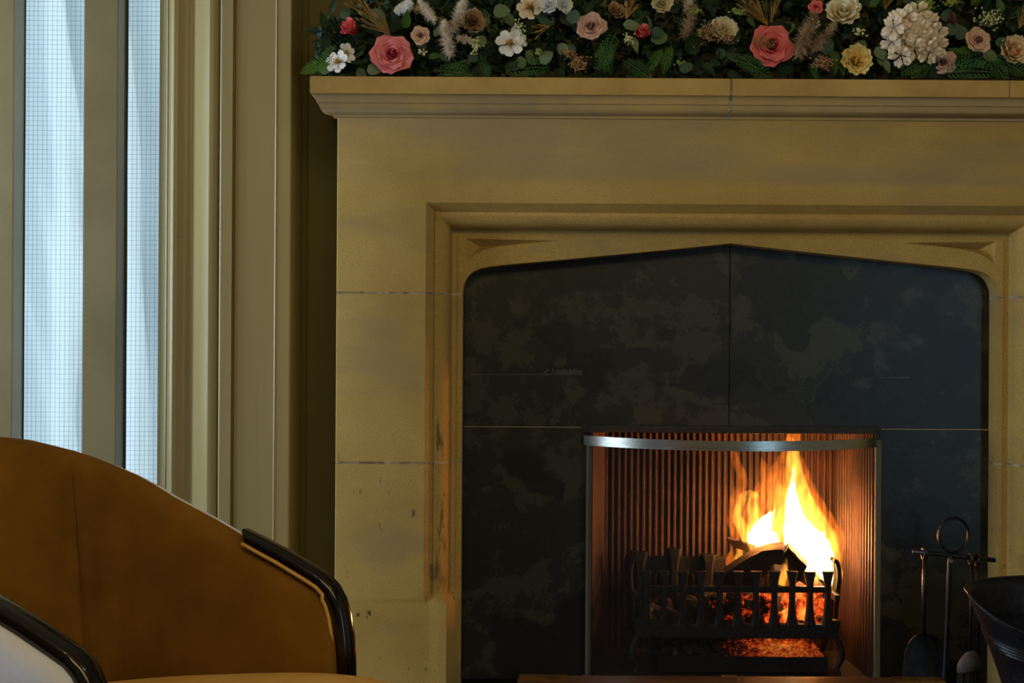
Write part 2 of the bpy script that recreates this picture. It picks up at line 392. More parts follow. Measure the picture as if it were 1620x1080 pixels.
archpx = [(733,452),(736,444),(741,436),(749,429),(760,424.5),(775,421.5),(800,418.5),(850,413.8),(900,409),(950,404),(1000,399),(1050,394),(1100,388.8),(1130,385.5),(1155,382.5)]
def apt(x, y): return ((x-810)*YI/FP-XC, CH-(y-540)*YI/FP)
L = [(-HO, zb)] + [(max(-HO, apt(x,y)[0]), apt(x,y)[1]) for x, y in archpx[:-1]]
AP = apt(*archpx[-1])
prof2 = L + [(0.0, AP[1])] + [(-x, z) for x, z in L[::-1]]
FR = [V(x, YI, z) for x, z in prof2]
FB = [V(x, YS+.03, z) for x, z in prof2]
for i in range(len(FR)-1): bm.faces.new((FR[i], FR[i+1], FB[i+1], FB[i]))
# spandrel sinkings
sp_px = [(736,377.5),(790,378.6),(840,379.4),(884,380.2),(850,383.5),(815,386.5),(785,390.5),(765,395.5),(752,402),(744,408),(738,414)]
val = [(757,389,.032),(800,385.5,.022),(845,382,.009)]
def hole(sg):
    o = [V(-sg*(-apt(x,y)[0]) if sg > 0 else -apt(x,y)[0], YI, apt(x,y)[1]) for x, y in sp_px]
    v = [V(apt(x,y)[0] if sg > 0 else -apt(x,y)[0], YI+d, apt(x,y)[1]) for x, y, d in val]
    return o, v
holes = [hole(1), hole(-1)]
u = Us[-1]
fill([[u[0], u[1], u[2], u[3]] + FR[::-1], holes[0][0], holes[1][0]])
for o, v in holes:
    bm.faces.new((o[0], o[1], v[1], v[0])); bm.faces.new((o[1], o[2], v[2], v[1])); bm.faces.new((o[2], o[3], v[2]))
    bm.faces.new((o[3], o[4], v[2])); bm.faces.new((o[4], o[5], v[1], v[2])); bm.faces.new((o[5], o[6], v[1]))
    bm.faces.new((o[6], o[7], v[0], v[1])); bm.faces.new((o[7], o[8], v[0])); bm.faces.new((o[8], o[9], v[0])); bm.faces.new((o[9], o[10], v[0]))
    bm.faces.new((o[10], o[0], v[0]))
obj('lintel_stone', bm, M['stone'], fp, math.radians(28))
# shelf: fascia + cove + ogee, mitred return at both ends, in stones with joints
YSH = 3.602
zs_ = lambda y: CH-(y-540)*YSH/FP
#  (projection from stone face, z)
pr = YF-YSH
SH = [(pr-.002, zs_(122)), (pr, zs_(123.5)), (pr, zs_(147)), (pr-.0015, zs_(149)), (pr-.005, zs_(149.8))]
SM = [(pr*a_, zs_(y)) for a_, y in ((.96,149.8),(.90,150.6),(.83,152.5),(.78,155.5),(.755,159),(.74,162),(.655,162.4),(.65,164.5),(.63,168),(.585,171.5),(.49,174.2),(.34,176),(.20,176.8),(.12,177.6),(.09,181.5),(0,182))]
SX0 = P(490,150,YSH).x - XC
def shelf(name, prof, xa, xb, m, inset=0, capz=None):
    bm = bmesh.new(); A = []; RT = .02 if prof is SM else YW-.001-YF
    endr = -SX0 - pr + .0  # half width at zero projection
    for p, z in prof:
        p -= inset
        if xa is None: a = [(XC-endr-p, YF+RT, z), (XC-endr-p, YF-p, z)]
        else: a = [(xa, YF+.03, z), (xa, YF-p, z)]
        if xb is None: b = [(XC+endr+p, YF-p, z), (XC+endr+p, YF+RT, z)]
        else: b = [(xb, YF-p, z), (xb, YF+.03, z)]
        A.append(a+b)
    vs = [[bm.verts.new(q) for q in r] for r in A]
    for r0, r1 in zip(vs, vs[1:]):
        for i in range(3): bm.faces.new((r0[i], r0[i+1], r1[i+1], r1[i]))
    bm.faces.new(vs[0]); bm.faces.new(vs[-1][::-1])
    bm.faces.new([r[0] for r in vs]+[r[3] for r in vs][::-1])
    if xa is not None: bm.faces.new([r[0] for r in vs]+[r[1] for r in vs][::-1])
    if xb is not None: bm.faces.new([r[3] for r in vs]+[r[2] for r in vs][::-1])
    return obj(name, bm, m, fp, math.radians(28))
xj, xk = P(1157,140,YSH).x, P(1597,140,YSH).x
full_back = YW
shelf('shelf_stone', SH, None, xj-.003, M['shelf']); shelf('shelf_stone', SH, xj+.003, xk-.0008, M['shelf']); shelf('shelf_stone', SH, xk+.0008, None, M['shelf'])
shelf('moulding_stone', SM, None, xj-.005, M['shelf_mould']); shelf('moulding_stone', SM, xj+.005, None, M['shelf_mould'])
shelf('mortar_joint', SH+SM[1:], xj-.0055, xj+.0055, M['mortar'], .0005)
bm = bmesh.new(); box(bm, (XC-HW-.01, YF+.02, zs_(122)-.02), (XC+HW+.01, YW-.002, zs_(122)-.001)); obj('shelf_core', bm, M['shelf'], fp)

# ------------------------------------------------------------------ slate back panels
sl = thing('slate_slips', 'dark mottled slate panels lining the arched stone opening', 'fireplace panel')
xt = P(1154,560,YS).x
zj = P(820,675,YS).z; zt2 = zf(360)
xl, xr = XC-HO+.001, XC+HO-.001
g = .0012
def slab(a, b): return bbox(a, b, .0008, 1)
obj('slate_panel', slab((xl,YS,zj+g),(xt-.0008,YS+.018,zt2)), M['slate'], sl)
obj('slate_panel', slab((xt+.0008,YS+.0012,zj+g),(xr,YS+.018,zt2)), M['slate'], sl)
obj('slate_panel', slab((xl,YS,.071),(bx0,YS+.018,zj-g)), M['slate'], sl)
obj('slate_panel', slab((bx1,YS,.071),(xr,YS+.018,zj-g)), M['slate'], sl)
bm = bmesh.new(); box(bm, (xl,YS+.0015,zj-g*1.3), (bx0,YS+.016,zj+g*1.3)); box(bm, (bx1,YS+.0015,zj-g*1.3), (xr,YS+.016,zj+g*1.3))
obj('joint_filler', bm, M['mortar_light'], sl)['kind'] = 'stuff'
bm = bmesh.new()
def scratch(pts, w=.0007):
    for a, b in zip(pts, pts[1:]):
        A = P(a[0],a[1],YS); B = P(b[0],b[1],YS); d = (B-A).normalized(); nn = Vector((-d.z,0,d.x))*w*.5
        y = Vector((0,-.0003,0)); bm.faces.new([bm.verts.new(q+y) for q in (A-nn, B-nn, B+nn, A+nn)])
scratch([(745,592.5),(860,592),(922,592)], .0004)
scratch([(869,584),(861,589),(868,593)]); scratch([(874,583),(876,591)])
for i in range(12):
    x = 880+i*3.4; scratch([(x, 591-R.random()*1.5), (x+1.5, 586-R.random()*3), (x+2.2, 591)], .0005)
scratch([(1392,597),(1440,597)], .0004)
obj('chalk_mark', bm, M['chalk'], sl)['kind'] = 'stuff'

# ------------------------------------------------------------------ hearth, firebox, grate
bm = bbox((XC-HW+.02,3.12,0), (XC+HW-.02,YS-.06,.07), .006)
tag(obj('hearth_slab', bm, M['hearth']), 'dark slate hearth slab in front of the fire opening', 'hearth')
fb = thing('firebox', 'cast iron firebox with vertically ribbed back behind the fire screen', 'firebox')
YK = 4.20
kx0, kx1 = P(952,800,YK).x, bx1-.010
def ribwall(a, b, z0, z1, pitch, r):
    a = Vector(a); b = Vector(b); L_ = (b-a).length; d = (b-a)/L_; nn = Vector((d.y,-d.x)); 
    n_ = int(L_/pitch); pts = []
    for i in range(n_):
        s0 = L_*i/n_
        for t, h in ((0,0),(.3,0),(.36,.55),(.46,.9),(.65,1),(.84,.9),(.94,.55)):
            p = a + d*(s0+t*L_/n_) + nn*(h*r); pts.append(p)
    pts.append(b)
    bm = bmesh.new(); loft(bm, [[(p.x,p.y,z0) for p in pts], [(p.x,p.y,z1) for p in pts]], False, False); return bm
obj('ribbed_back', ribwall((kx0,YK), (kx1,YK), .07, 1.0, .0182, .012), M['fireback'], fb, math.radians(40), recalc=False)
obj('side_cheek', ribwall((bx0-.004,YS+.012), (kx0,YK), .07, 1.0, .026, .010), M['fireback'], fb, math.radians(40), recalc=False)
obj('side_cheek', ribwall((kx1,YK), (bx1+.004,YS+.012), .07, 1.0, .026, .010), M['fireback'], fb, math.radians(40), recalc=False)
bm = bmesh.new(); box(bm, (bx0-.02,YS-.055,.04), (bx1+.02,YK+.02,.07)); obj('firebox_floor', bm, M['hearth'], fb)
bm = bmesh.new(); box(bm, (bx0,YS+.02,1.0), (bx1,YK+.02,1.02)); obj('smoke_shelf', bm, M['iron'], fb)
a = P(920,672,YS); b = P(1391,685.5,YS)
obj('flange', bbox((a.x,YS-.022,b.z-.001), (b.x,YS-.001,a.z), .002), M['iron'], fb)
# grate
gr = thing('fire_grate', 'black cast iron fire basket with flared upright fingers', 'grate', (XC, 3.95, .07))
gr_inv = Vector((-XC, -3.95, -.07))
def gobj(name, bm, m=M['iron'], sm=False):
    bmesh.ops.translate(bm, verts=bm.verts, vec=gr_inv); return obj(name, bm, m, gr, sm)
YGf, YGb = 3.86, 4.07
def finger(c, h, w=.0145, th=.012, tw=None):
    bm = bmesh.new(); prof = [(0,1.25),(.08,1.1),(.2,.85),(.45,.62),(.65,.6),(.8,.72),(.92,1.0),(.97,1.15),(1,1.2)]
    rings = []
    for t, q in prof:
        ww = w*q; z = c.z + h*t
        rings.append([(c.x-ww,c.y-th/2,z),(c.x-ww*.6,c.y-th,z),(c.x+ww*.6,c.y-th,z),(c.x+ww,c.y-th/2,z),(c.x+ww,c.y+th/2,z),(c.x-ww,c.y+th/2,z)])
    loft(bm, rings); return bm
fx = [1021,1050,1080,1109,1138,1167,1196,1225,1253,1281,1309]
for x in fx:
    b0 = P(x,990,YGf); t0 = P(x,903,YGf)
    gobj('finger', finger(Vector((b0.x,YGf,b0.z)), t0.z-b0.z, .0128))
a = P(1010,926,YGf); b = P(1316,938,YGf); gobj('front_rail', bbox((a.x,YGf,b.z),(b.x,YGf+.014,a.z), .003))
a = P(1005,985,YGf); b = P(1325,1010,YGf); gobj('front_rail', bbox((a.x,YGf-.006,b.z),(b.x,YGf+.02,a.z), .004))
zbk = b.z; gx0, gx1 = a.x, b.x
bm = bmesh.new()
for i in range(14):
    x = gx0+.01+(gx1-gx0-.02)*i/13; box(bm, (x-.006,YGf,zbk+.012),(x+.006,YGb,zbk+.026))
gobj('bottom_grid', bm)
for i in range(6):      # rear fingers
    x = gx0+.03+(gx1-gx0-.06)*i/5
    gobj('rear_finger', finger(Vector((x,YGb,zbk)), .378-zbk+.01*math.sin(i*2), .02))
a = P(1030,880,YGb); gobj('rear_plate', bbox((gx0,YGb+.003,a.z-.05),(gx1,YGb+.017,a.z), .003))
for s, gx in ((0,gx0),(1,gx1)):
    for j in range(4):
        y = YGf+.035+j*.045; bm = bmesh.new(); sg = -1 if s == 0 else 1
        pts = crom([(gx,y,zbk),(gx+sg*.004,y,zbk+.09),(gx+sg*.012,y,zbk+.16),(gx+sg*.006,y,zbk+.20),(gx-sg*.004,y,zbk+.205)], 4)
        tube(bm, pts, .0065, 6); gobj('side_finger', bm, sm=True)
    gobj('side_rail', bbox((gx-.007,YGf,zbk+.10),(gx+.007,YGb,zbk+.118), .002))
def leg(x, y, sg):
    bm = bmesh.new()
    pts = crom([(x,y,zbk+.05),(x-sg*.004,y,zbk+.01),(x+sg*.012,y-.004,zbk-.03),(x+sg*.010,y-.006,zbk-.06),(x+sg*.0,y-.006,.095),(x+sg*.006,y-.01,.078)], 5)
    n_ = len(pts); tube(bm, pts, [.012-.005*i/n_ for i in range(n_)], 8); gobj('leg', bm, sm=True)
for x, sg in ((gx0+.005,-1),(gx1-.002,1)):
    leg(x, YGf+.004, sg); leg(x, YGb-.005, sg)
a = P(1042,1038,YGf+.01); b = P(1310,1064,YGf+.01)
bm = bmesh.new(); box(bm, (a.x,YGf+.012,b.z),(b.x,YGf+.017,a.z)); box(bm, (a.x,YGf+.017,b.z),(b.x,YGb,b.z+.006)); box(bm, (a.x,YGf+.017,b.z),(a.x+.004,YGb,a.z)); box(bm, (b.x-.004,YGf+.017,b.z),(b.x,YGb,a.z))
ap0, ap1, apz = a.x, b.x, a.z
pan = obj('ash_pan', bm, M['iron_blue']); tag(pan, 'dark steel ash pan under the fire basket, heaped with glowing embers', 'ash pan')

# ember materials
def ember(name, scale, hot, strength, x0=None, x1=None, rad=.22):
    m = mat(name, (34,26,22), .95, var=(92,84,78), vscale=scale*.6, vpos=(.5,.62), bump=1, bscale=scale*3)
    n = m.node_tree.nodes; l = m.node_tree.links; b = n['Principled BSDF']
    t = n.new('ShaderNodeTexCoord'); x = n.new('ShaderNodeTexNoise'); x.inputs['Scale'].default_value = scale; x.inputs['Detail'].default_value = 5; x.inputs['Roughness'].default_value = .7
    geo = n.new('ShaderNodeNewGeometry')
    l.new(geo.outputs['Position'], x.inputs['Vector'])
    # hottest towards the burning end of the bed
    ds = n.new('ShaderNodeVectorMath'); ds.operation = 'DISTANCE'; ds.inputs[1].default_value = hot
    l.new(geo.outputs['Position'], ds.inputs[0])
    mr = n.new('ShaderNodeMapRange'); mr.inputs[1].default_value = .04; mr.inputs[2].default_value = rad; mr.inputs[3].default_value = .20; mr.inputs[4].default_value = -.22
    l.new(ds.outputs['Value'], mr.inputs[0]); ad = n.new('ShaderNodeMath'); l.new(x.outputs['Fac'], ad.inputs[0]); l.new(mr.outputs[0], ad.inputs[1])
    r = n.new('ShaderNodeValToRGB'); e = r.color_ramp.elements
    e[0].position = .50; e[0].color = (0,0,0,1); e[1].position = .80; e[1].color = (1,.40,.05,1)
    k = e.new(.56); k.color = (.22,.012,.001,1); k = e.new(.66); k.color = (.9,.09,.01,1)
    l.new(ad.outputs[0], r.inputs[0]); l.new(r.outputs[0], b.inputs['Emission Color']); b.inputs['Emission Strength'].default_value = strength
    return m
hotp = P(1250,960,3.95)
M['ember'] = ember('glowing_embers', 30, hotp, 1.7, rad=.27)
M['ember_pan'] = ember('glowing_ash', 75, P(1240,1030,3.95), .55, rad=.24)
def lump(bm, c, r, seed, sub=2, sq=(1,1,1)):
    g_ = bmesh.ops.create_icosphere(bm, subdivisions=sub, radius=1.0)
    for v in g_['verts']:
        d = v.co.copy(); k = 1 + .38*mnoise.noise(d*1.3+Vector((seed*3.7,seed,1))) + .12*mnoise.noise(d*4+Vector((seed,2,3)))
        v.co = Vector(c) + Vector((d.x*sq[0], d.y*sq[1], d.z*sq[2]))*r*k
bm = bmesh.new()
for i in range(170):
    x = gx0+.02+(gx1-gx0-.04)*R.random(); y = YGf+.03+(YGb-YGf-.05)*R.random()
    tt = (x-gx0)/(gx1-gx0); top = zbk+.055+.055*tt+.015*R.random()
    lump(bm, (x,y,zbk+.035+(top-zbk-.035)*R.random()), .012+.014*R.random(), i, 2)
tag(obj('ember_bed', bm, M['ember'], None, True), 'bed of glowing and ashy embers filling the fire basket', 'embers', kind='stuff')
bm = bmesh.new()
for i in range(240):
    x = ap0+.01+(ap1-ap0-.02)*R.random(); y = YGf+.03+(YGb-YGf-.05)*R.random()
    lump(bm, (x,y,apz-.01+.028*R.random()), .007+.008*R.random(), i, 1)
nx, ny = 60, 20
rows = [[bm.verts.new((ap0+.006+(ap1-ap0-.012)*i/nx, YGf+.02+(YGb-YGf-.03)*j/ny, apz-.006+.02*j/ny+.007*mnoise.noise(Vector((i*.4,j*.4,0))))) for i in range(nx+1)] for j in range(ny+1)]
for p_, q_ in zip(rows, rows[1:]):
    for i in range(nx): bm.faces.new((p_[i],p_[i+1],q_[i+1],q_[i]))
tag(obj('fallen_embers', bm, M['ember_pan'], None, True), 'fine red glowing embers fallen into the ash pan', 'embers', kind='stuff')
# logs
def log(name, label, pts, rads, nside=9, seed=1, m=None):
    bm = bmesh.new(); n_ = nside; pts = crom(pts, 5); N = len(pts); rings = []
    for i, p in enumerate(pts):
        t = (pts[min(i+1,N-1)]-pts[max(i-1,0)]).normalized(); a_ = Vector((0,0,1))-t*t.z; a_.normalize(); b_ = t.cross(a_)
        f = i/(N-1)*(len(rads)-1); k0 = int(min(f, len(rads)-1.001)); rr = rads[k0]+(rads[min(k0+1,len(rads)-1)]-rads[k0])*(f-k0)
        ring = []
        for k in range(n_):
            an = 2*PI*k/n_; q = 1+.22*math.sin(an*2+seed)+.16*math.sin(an*3+seed*2)+.10*mnoise.noise(Vector((i*.9,k*1.3,seed)))
            ring.append(p+(a_*math.cos(an)+b_*math.sin(an))*rr*q)
        rings.append(ring)
    loft(bm, rings); o = obj(name, bm, m or M['bark'], None, math.radians(35)); tag(o, label, 'log', 'logs on the fire'); return o
def split_log(label, outline, Y, depth, skew=(0,0), seed=1):
    bm = bmesh.new(); o_ = [P(x,y,Y) for x, y in outline]; c_ = sum(o_, Vector())/len(o_); rings = []
    for k, (q, t) in enumerate(((.90,-.004),(1,.004),(1.02,.35),(.98,.7),(1,.97),(.9,1.03))):
        rings.append([c_+(p-c_)*q+Vector((skew[0]*t,depth*t,skew[1]*t))+Vector((R.gauss(0,.0012),0,R.gauss(0,.0012))) for p in o_])
    loft(bm, rings); bmesh.ops.subdivide_edges(bm, edges=bm.edges[:], cuts=2, use_grid_fill=True)
    for v in bm.verts: v.co += Vector((1,1,1))*.003*mnoise.noise(v.co*70+Vector((seed,0,0)))
    return tag(obj('burning_log', bm, M['bark'], None, math.radians(30)), label, 'log', 'logs on the fire')
split_log('thick charred split log lying across the front of the basket, sloping down left', [(1128,926),(1146,908),(1180,884),(1205,872),(1238,868),(1248,880),(1240,893),(1222,892),(1214,908),(1190,926),(1160,934)], 3.905, .05, (.01,.012), 1)
split_log('split log end standing on the right, brown cut face to the front', [(1236,880),(1247,866),(1262,880),(1277,897),(1268,915),(1258,924),(1249,905)], 3.89, .06, (.012,.006), 3)
split_log('thin charred stick behind the others, pointing up left above the basket', [(1149,851),(1165,856),(1200,864),(1238,867),(1240,876),(1200,877),(1160,864)], 3.97, .03, (.01,0), 5)
log('burning_log', 'blackened log buried in embers behind the front fingers', [P(1205,955,3.90),P(1220,958,3.95),P(1232,955,4.0)], [.028,.032,.025], seed=7)

# flames: closed tongues filled with glowing gas (emission volumes)
def flame_mat(name, col, dens, scale, lo, hi):
    m = bpy.data.materials.new(name); m.use_nodes = True; n = m.node_tree.nodes; l = m.node_tree.links
    n.remove(n['Principled BSDF']); e = n.new('ShaderNodeEmission'); e.inputs[0].default_value = (*col,1)
    g_ = n.new('ShaderNodeNewGeometry'); mp = n.new('ShaderNodeMapping'); mp.inputs['Scale'].default_value = (1,1,.28)
    x = n.new('ShaderNodeTexNoise'); x.inputs['Scale'].default_value = scale; x.inputs['Detail'].default_value = 2; x.inputs['Distortion'].default_value = .6
    r = n.new('ShaderNodeMapRange'); r.inputs[1].default_value = lo; r.inputs[2].default_value = hi; r.inputs[3].default_value = 0.04*dens; r.inputs[4].default_value = dens
    l.new(g_.outputs['Position'], mp.inputs[0]); l.new(mp.outputs[0], x.inputs['Vector']); l.new(x.outputs['Fac'], r.inputs[0]); l.new(r.outputs[0], e.inputs[1])
    l.new(e.outputs[0], n['Material Output'].inputs['Volume'])
    return m
FM = {'white': flame_mat('flame_core', (1,.72,.38), 420, 50, .36, .52),
      'yellow': flame_mat('flame_yellow', (1,.42,.045), 105, 62, .42, .60),
      'orange': flame_mat('flame_orange', (1,.20,.015), 40, 70, .43, .62)}
fire = thing('fire', 'bright yellow-white flames leaping over the logs in the basket', 'fire', (XC,3.95,.2))
def tongue(kind, pts, rads, Y=3.96, depth=.8):
    c = crom([P(x,y,Y) for x, y in pts], 6); N = len(c); bm = bmesh.new(); rings = []
    for i, p in enumerate(c):
        f = i/(N-1)*(len(rads)-1); k0 = int(min(f, len(rads)-1.001)); rr = (rads[k0]+(rads[min(k0+1,len(rads)-1)]-rads[k0])*(f-k0))*Y/FP
        t = (c[min(i+1,N-1)]-c[max(i-1,0)]).normalized(); b_ = Vector((0,1,0)); a_ = t.cross(b_).normalized()
        rings.append([p+(a_*math.cos(2*PI*k/12)+b_*math.sin(2*PI*k/12)*depth)*rr*(1+.12*mnoise.noise(Vector((i*.6,k*.9,len(fire.children))))) for k in range(12)])
    loft(bm, rings); bmesh.ops.translate(bm, verts=bm.verts, vec=-Vector(fire.location)); return obj('flame_tongue', bm, FM[kind], fire, True)
W, Yl, O = 'white', 'yellow', 'orange'
tongue(W, [(1316,926),(1306,898),(1290,868),(1268,842),(1256,812),(1253,775),(1256,738)], [5,19,25,21,15,7,1])
tongue(W, [(1292,905),(1278,880),(1262,856),(1252,835),(1250,810)], [8,20,22,14,3], 3.98)
tongue(W, [(1306,842),(1290,850),(1268,846)], [2,12,18], 3.97)
tongue(W, [(1225,872),(1213,858),(1205,845),(1212,826),(1226,806)], [14,22,20,12,1], 3.99)
tongue(W, [(1206,868),(1192,855),(1184,842)], [12,10,2], 3.98)
tongue(Yl, [(1308,915),(1300,870),(1276,830),(1262,790),(1256,750),(1255,712),(1252,690)], [16,30,33,24,16,9,2], 3.97)
tongue(Yl, [(1230,872),(1236,840),(1238,805),(1232,775),(1222,750)], [18,20,15,9,1], 3.98)
tongue(Yl, [(1208,870),(1190,850),(1176,834),(1166,815),(1172,792),(1186,782),(1200,786)], [22,18,11,8,8,8,4], 3.97)
tongue(Yl, [(1200,835),(1192,812),(1190,795),(1200,775)], [12,13,9,1], 3.96)
tongue(Yl, [(1160,905),(1168,885),(1172,862)], [7,8,2], 3.99)
tongue(Yl, [(1310,935),(1322,905),(1308,875)], [7,13,3], 3.93)
tongue(Yl, [(1235,925),(1240,905),(1244,880)], [8,8,1], 3.885)
tongue(Yl, [(1285,925),(1282,900),(1272,880)], [10,11,2], 3.91)
tongue(Yl, [(1181,884),(1186,870),(1182,858)], [3,4,1], 3.99)
tongue(O, [(1175,850),(1166,820),(1168,785),(1174,755),(1164,728),(1156,700)], [16,17,12,9,7,3], 4.0)
tongue(O, [(1205,850),(1205,800),(1212,762),(1206,725)], [26,24,14,2], 4.0)
tongue(O, [(1240,850),(1240,800),(1232,758),(1248,722),(1256,690),(1256,664)], [26,26,20,15,12,6], 4.0)
tongue(O, [(1300,905),(1302,860),(1284,815),(1270,765),(1264,720)], [26,36,30,18,4], 4.0)
tongue(O, [(1165,905),(1160,885),(1168,865)], [12,13,4], 4.0)
tongue(O, [(1250,935),(1246,910),(1240,890)], [14,12,3], 3.89)
light('fire_light', 'POINT', P(1275,850,3.97), None, 14, (1,.28,.035), .035)
light('fire_light', 'POINT', P(1210,850,3.97), None, 6.5, (1,.28,.035), .03)
light('ember_light', 'POINT', P(1240,1018,3.95), None, .5, (1,.10,.02), .02)

# ------------------------------------------------------------------ bowed fire screen
scn = thing('fire_screen', 'bowed wire mesh fire screen with brushed steel top band', 'fire screen', (XC,3.79,.07))
sinv = Vector((-XC,-3.79,-.07))
def sobj(name, bm, m, sm=False):
    bmesh.ops.translate(bm, verts=bm.verts, vec=sinv); return obj(name, bm, m, scn, sm)
ha = (P(1389,690,3.787).x-P(925,690,3.787).x)/2; cx = (P(1389,690,3.787).x+P(925,690,3.787).x)/2
dp = .185; RR = (ha*ha+dp*dp)/(2*dp); am = math.asin(ha/RR); cy = 3.787-dp+RR
def bow(a, dr=0): return Vector((cx+(RR+dr)*math.sin(a), cy-(RR+dr)*math.cos(a), 0))
def band(z0, z1, dr0, dr1, n=48, a0=-am, a1=am):
    bm = bmesh.new(); rings = []
    for i in range(n+1):
        a = a0+(a1-a0)*i/n; p = bow(a, dr0); q = bow(a, dr1)
        rings.append([(p.x,p.y,z0),(q.x,q.y,z0),(q.x,q.y,z1),(p.x,p.y,z1)])
    loft(bm, rings); return bm
zt = P(1157,697,3.61).z; zbn = P(1157,713,3.61).z
sobj('top_band', band(zbn, zt, 0, .003), M['steel'], math.radians(30))
sobj('bottom_band', band(.072, .092, 0, .003), M['steel_dull'], math.radians(30))
for s, px in ((-1,(927,935)), (1,(1384,1393))):
    xa, xb = P(px[0],860,3.78).x, P(px[1],860,3.78).x
    sobj('side_post', bbox((xa,3.776,.071),(xb,3.788,zt-.008), .0015), M['post'])
bm = bmesh.new(); cw = .0052; ch_ = .0056; na = int(2*am*RR/cw); nzr = int((zbn-.09)/ch_); hw_ = .00034
for j in range(nzr):
    for i in range(na):
        a0 = -am+2*am*i/na; a1 = -am+2*am*(i+1)/na; amid = (a0+a1)/2
        z0_, z1_ = .09+(zbn-.09)*j/nzr, .09+(zbn-.09)*(j+1)/nzr
        for (aa, ab) in (((a0, z0_),(a1, z1_)), ((a1, z0_),(a0, z1_))):
            p = bow(aa[0]); q = bow(ab[0]); p.z = aa[1]; q.z = ab[1]
            d = (q-p).normalized(); tn = bow(amid, 1)-bow(amid); nn = d.cross(tn).normalized()*hw_
            bm.faces.new([bm.verts.new(v) for v in (p-nn, q-nn, q+nn, p+nn)])
o = sobj('wire_mesh', bm, M['wire']); o['kind'] = 'stuff'

# ------------------------------------------------------------------ fire tools
def tpt(px, py, Y=3.60): return P(px, py, Y)
st = thing('fire_tool_stand', 'black iron companion stand with ring handle and crossbar', 'fire tool stand', (tpt(1493,1000).x,3.6,.07))
sti = -Vector(st.location)
def o2(name, bm, m, par, inv, sm=True):
    bmesh.ops.translate(bm, verts=bm.verts, vec=inv); return obj(name, bm, m, par, sm)
c = tpt(1509,846); rad_ = 27*3.6/FP; bm = bmesh.new()
N = 40; rings = []
for i in range(N):
    a = 2*PI*i/N; d = Vector((math.cos(a)*.96, math.cos(a)*.28, math.sin(a))); p = c + d*rad_
    ax = Vector((-.28,.96,0)); rings.append([p + (d*math.cos(2*PI*k/8)+ax*math.sin(2*PI*k/8)*1.4)*.0042 for k in range(8)])
vs = [[bm.verts.new(q) for q in r] for r in rings]
for i in range(N):
    for k in range(8): bm.faces.new((vs[i][k], vs[i][(k+1)%8], vs[(i+1)%N][(k+1)%8], vs[(i+1)%N][k]))
o2('ring_handle', bm, M['iron_blue'], st, sti)
bm = bmesh.new(); tube(bm, [tpt(1444,872,3.62), tpt(1575,886,3.585)], .0060, 8); o2('crossbar', bm, M['iron_blue'], st, sti)
bm = bmesh.new(); tube(bm, [tpt(1504,875), tpt(1503,890), tpt(1500,960), tpt(1494,1080), (tpt(1492,1100).x,3.6,.09)], .0070, 8); o2('pole', bm, M['iron_blue'], st, sti)
bm = bmesh.new(); lathe(bm, [(.001,.02),(.10,.018),(.115,.01),(.115,0),(.001,0)], (st.location.x,3.6,.071), 24); o2('base', bm, M['iron_blue'], st, sti)
bm = bmesh.new(); lump(bm, tpt(1506,888,3.59), .006, 3, 2); o2('boss', bm, M['steel_dull'], st, sti)
def loopring(bm, c_, r, tr, n=16):
    rings = []
    for i in range(n):
        a = 2*PI*i/n; d = Vector((0, math.cos(a), math.sin(a))); p = Vector(c_)+d*r; ax = Vector((1,0,0))
        rings.append([p+(d*math.cos(2*PI*k/6)+ax*math.sin(2*PI*k/6))*tr for k in range(6)])
    vs = [[bm.verts.new(q) for q in rr] for rr in rings]
    for i in range(n):
        for k in range(6): bm.faces.new((vs[i][k], vs[i][(k+1)%6], vs[(i+1)%n][(k+1)%6], vs[(i+1)%n][k]))
# shovel
sh = thing('fire_shovel', 'black fire shovel with round-shouldered blade hanging left of the stand pole', 'fire shovel', tpt(1463,875,3.61)); si = -Vector(sh.location)
bm = bmesh.new(); loopring(bm, tpt(1464,875,3.612), .0135, .0045); loopring(bm, tpt(1461,876,3.612), .0135, .0035)
o2('hook', bm, M['iron_blue'], sh, si)
bm = bmesh.new(); tube(bm, [tpt(1463,884), tpt(1462,940), tpt(1461,1010)], [.0058,.0062,.0055], 8); o2('handle', bm, M['iron_blue'], sh, si)
bm = bmesh.new(); out = [(1462,1001),(1475,1004),(1486,1012),(1493,1027),(1494,1050),(1497,1105),(1494,1125),(1426,1125),(1424,1105),(1430,1050),(1432,1030),(1440,1013),(1450,1004)]
rim = [tpt(x,y,3.60) for x, y in out]; cc = sum(rim, Vector())/len(rim)
inn = [cc+(p-cc)*.86+Vector((0,.022,0)) for p in rim]; bak = [p+Vector((0,.004,0)) for p in rim]; bi = [p+Vector((0,.004,0)) for p in inn]
vs = [[bm.verts.new(p) for p in r] for r in (bi, bak, rim, inn)]
for r0, r1 in zip(vs, vs[1:]):
    for i in range(len(r0)): bm.faces.new((r0[i], r0[(i+1)%len(r0)], r1[(i+1)%len(r0)], r1[i]))
bm.faces.new(vs[3]); bm.faces.new(vs[0][::-1]); o2('blade', bm, M['iron_blue'], sh, si, math.radians(40))
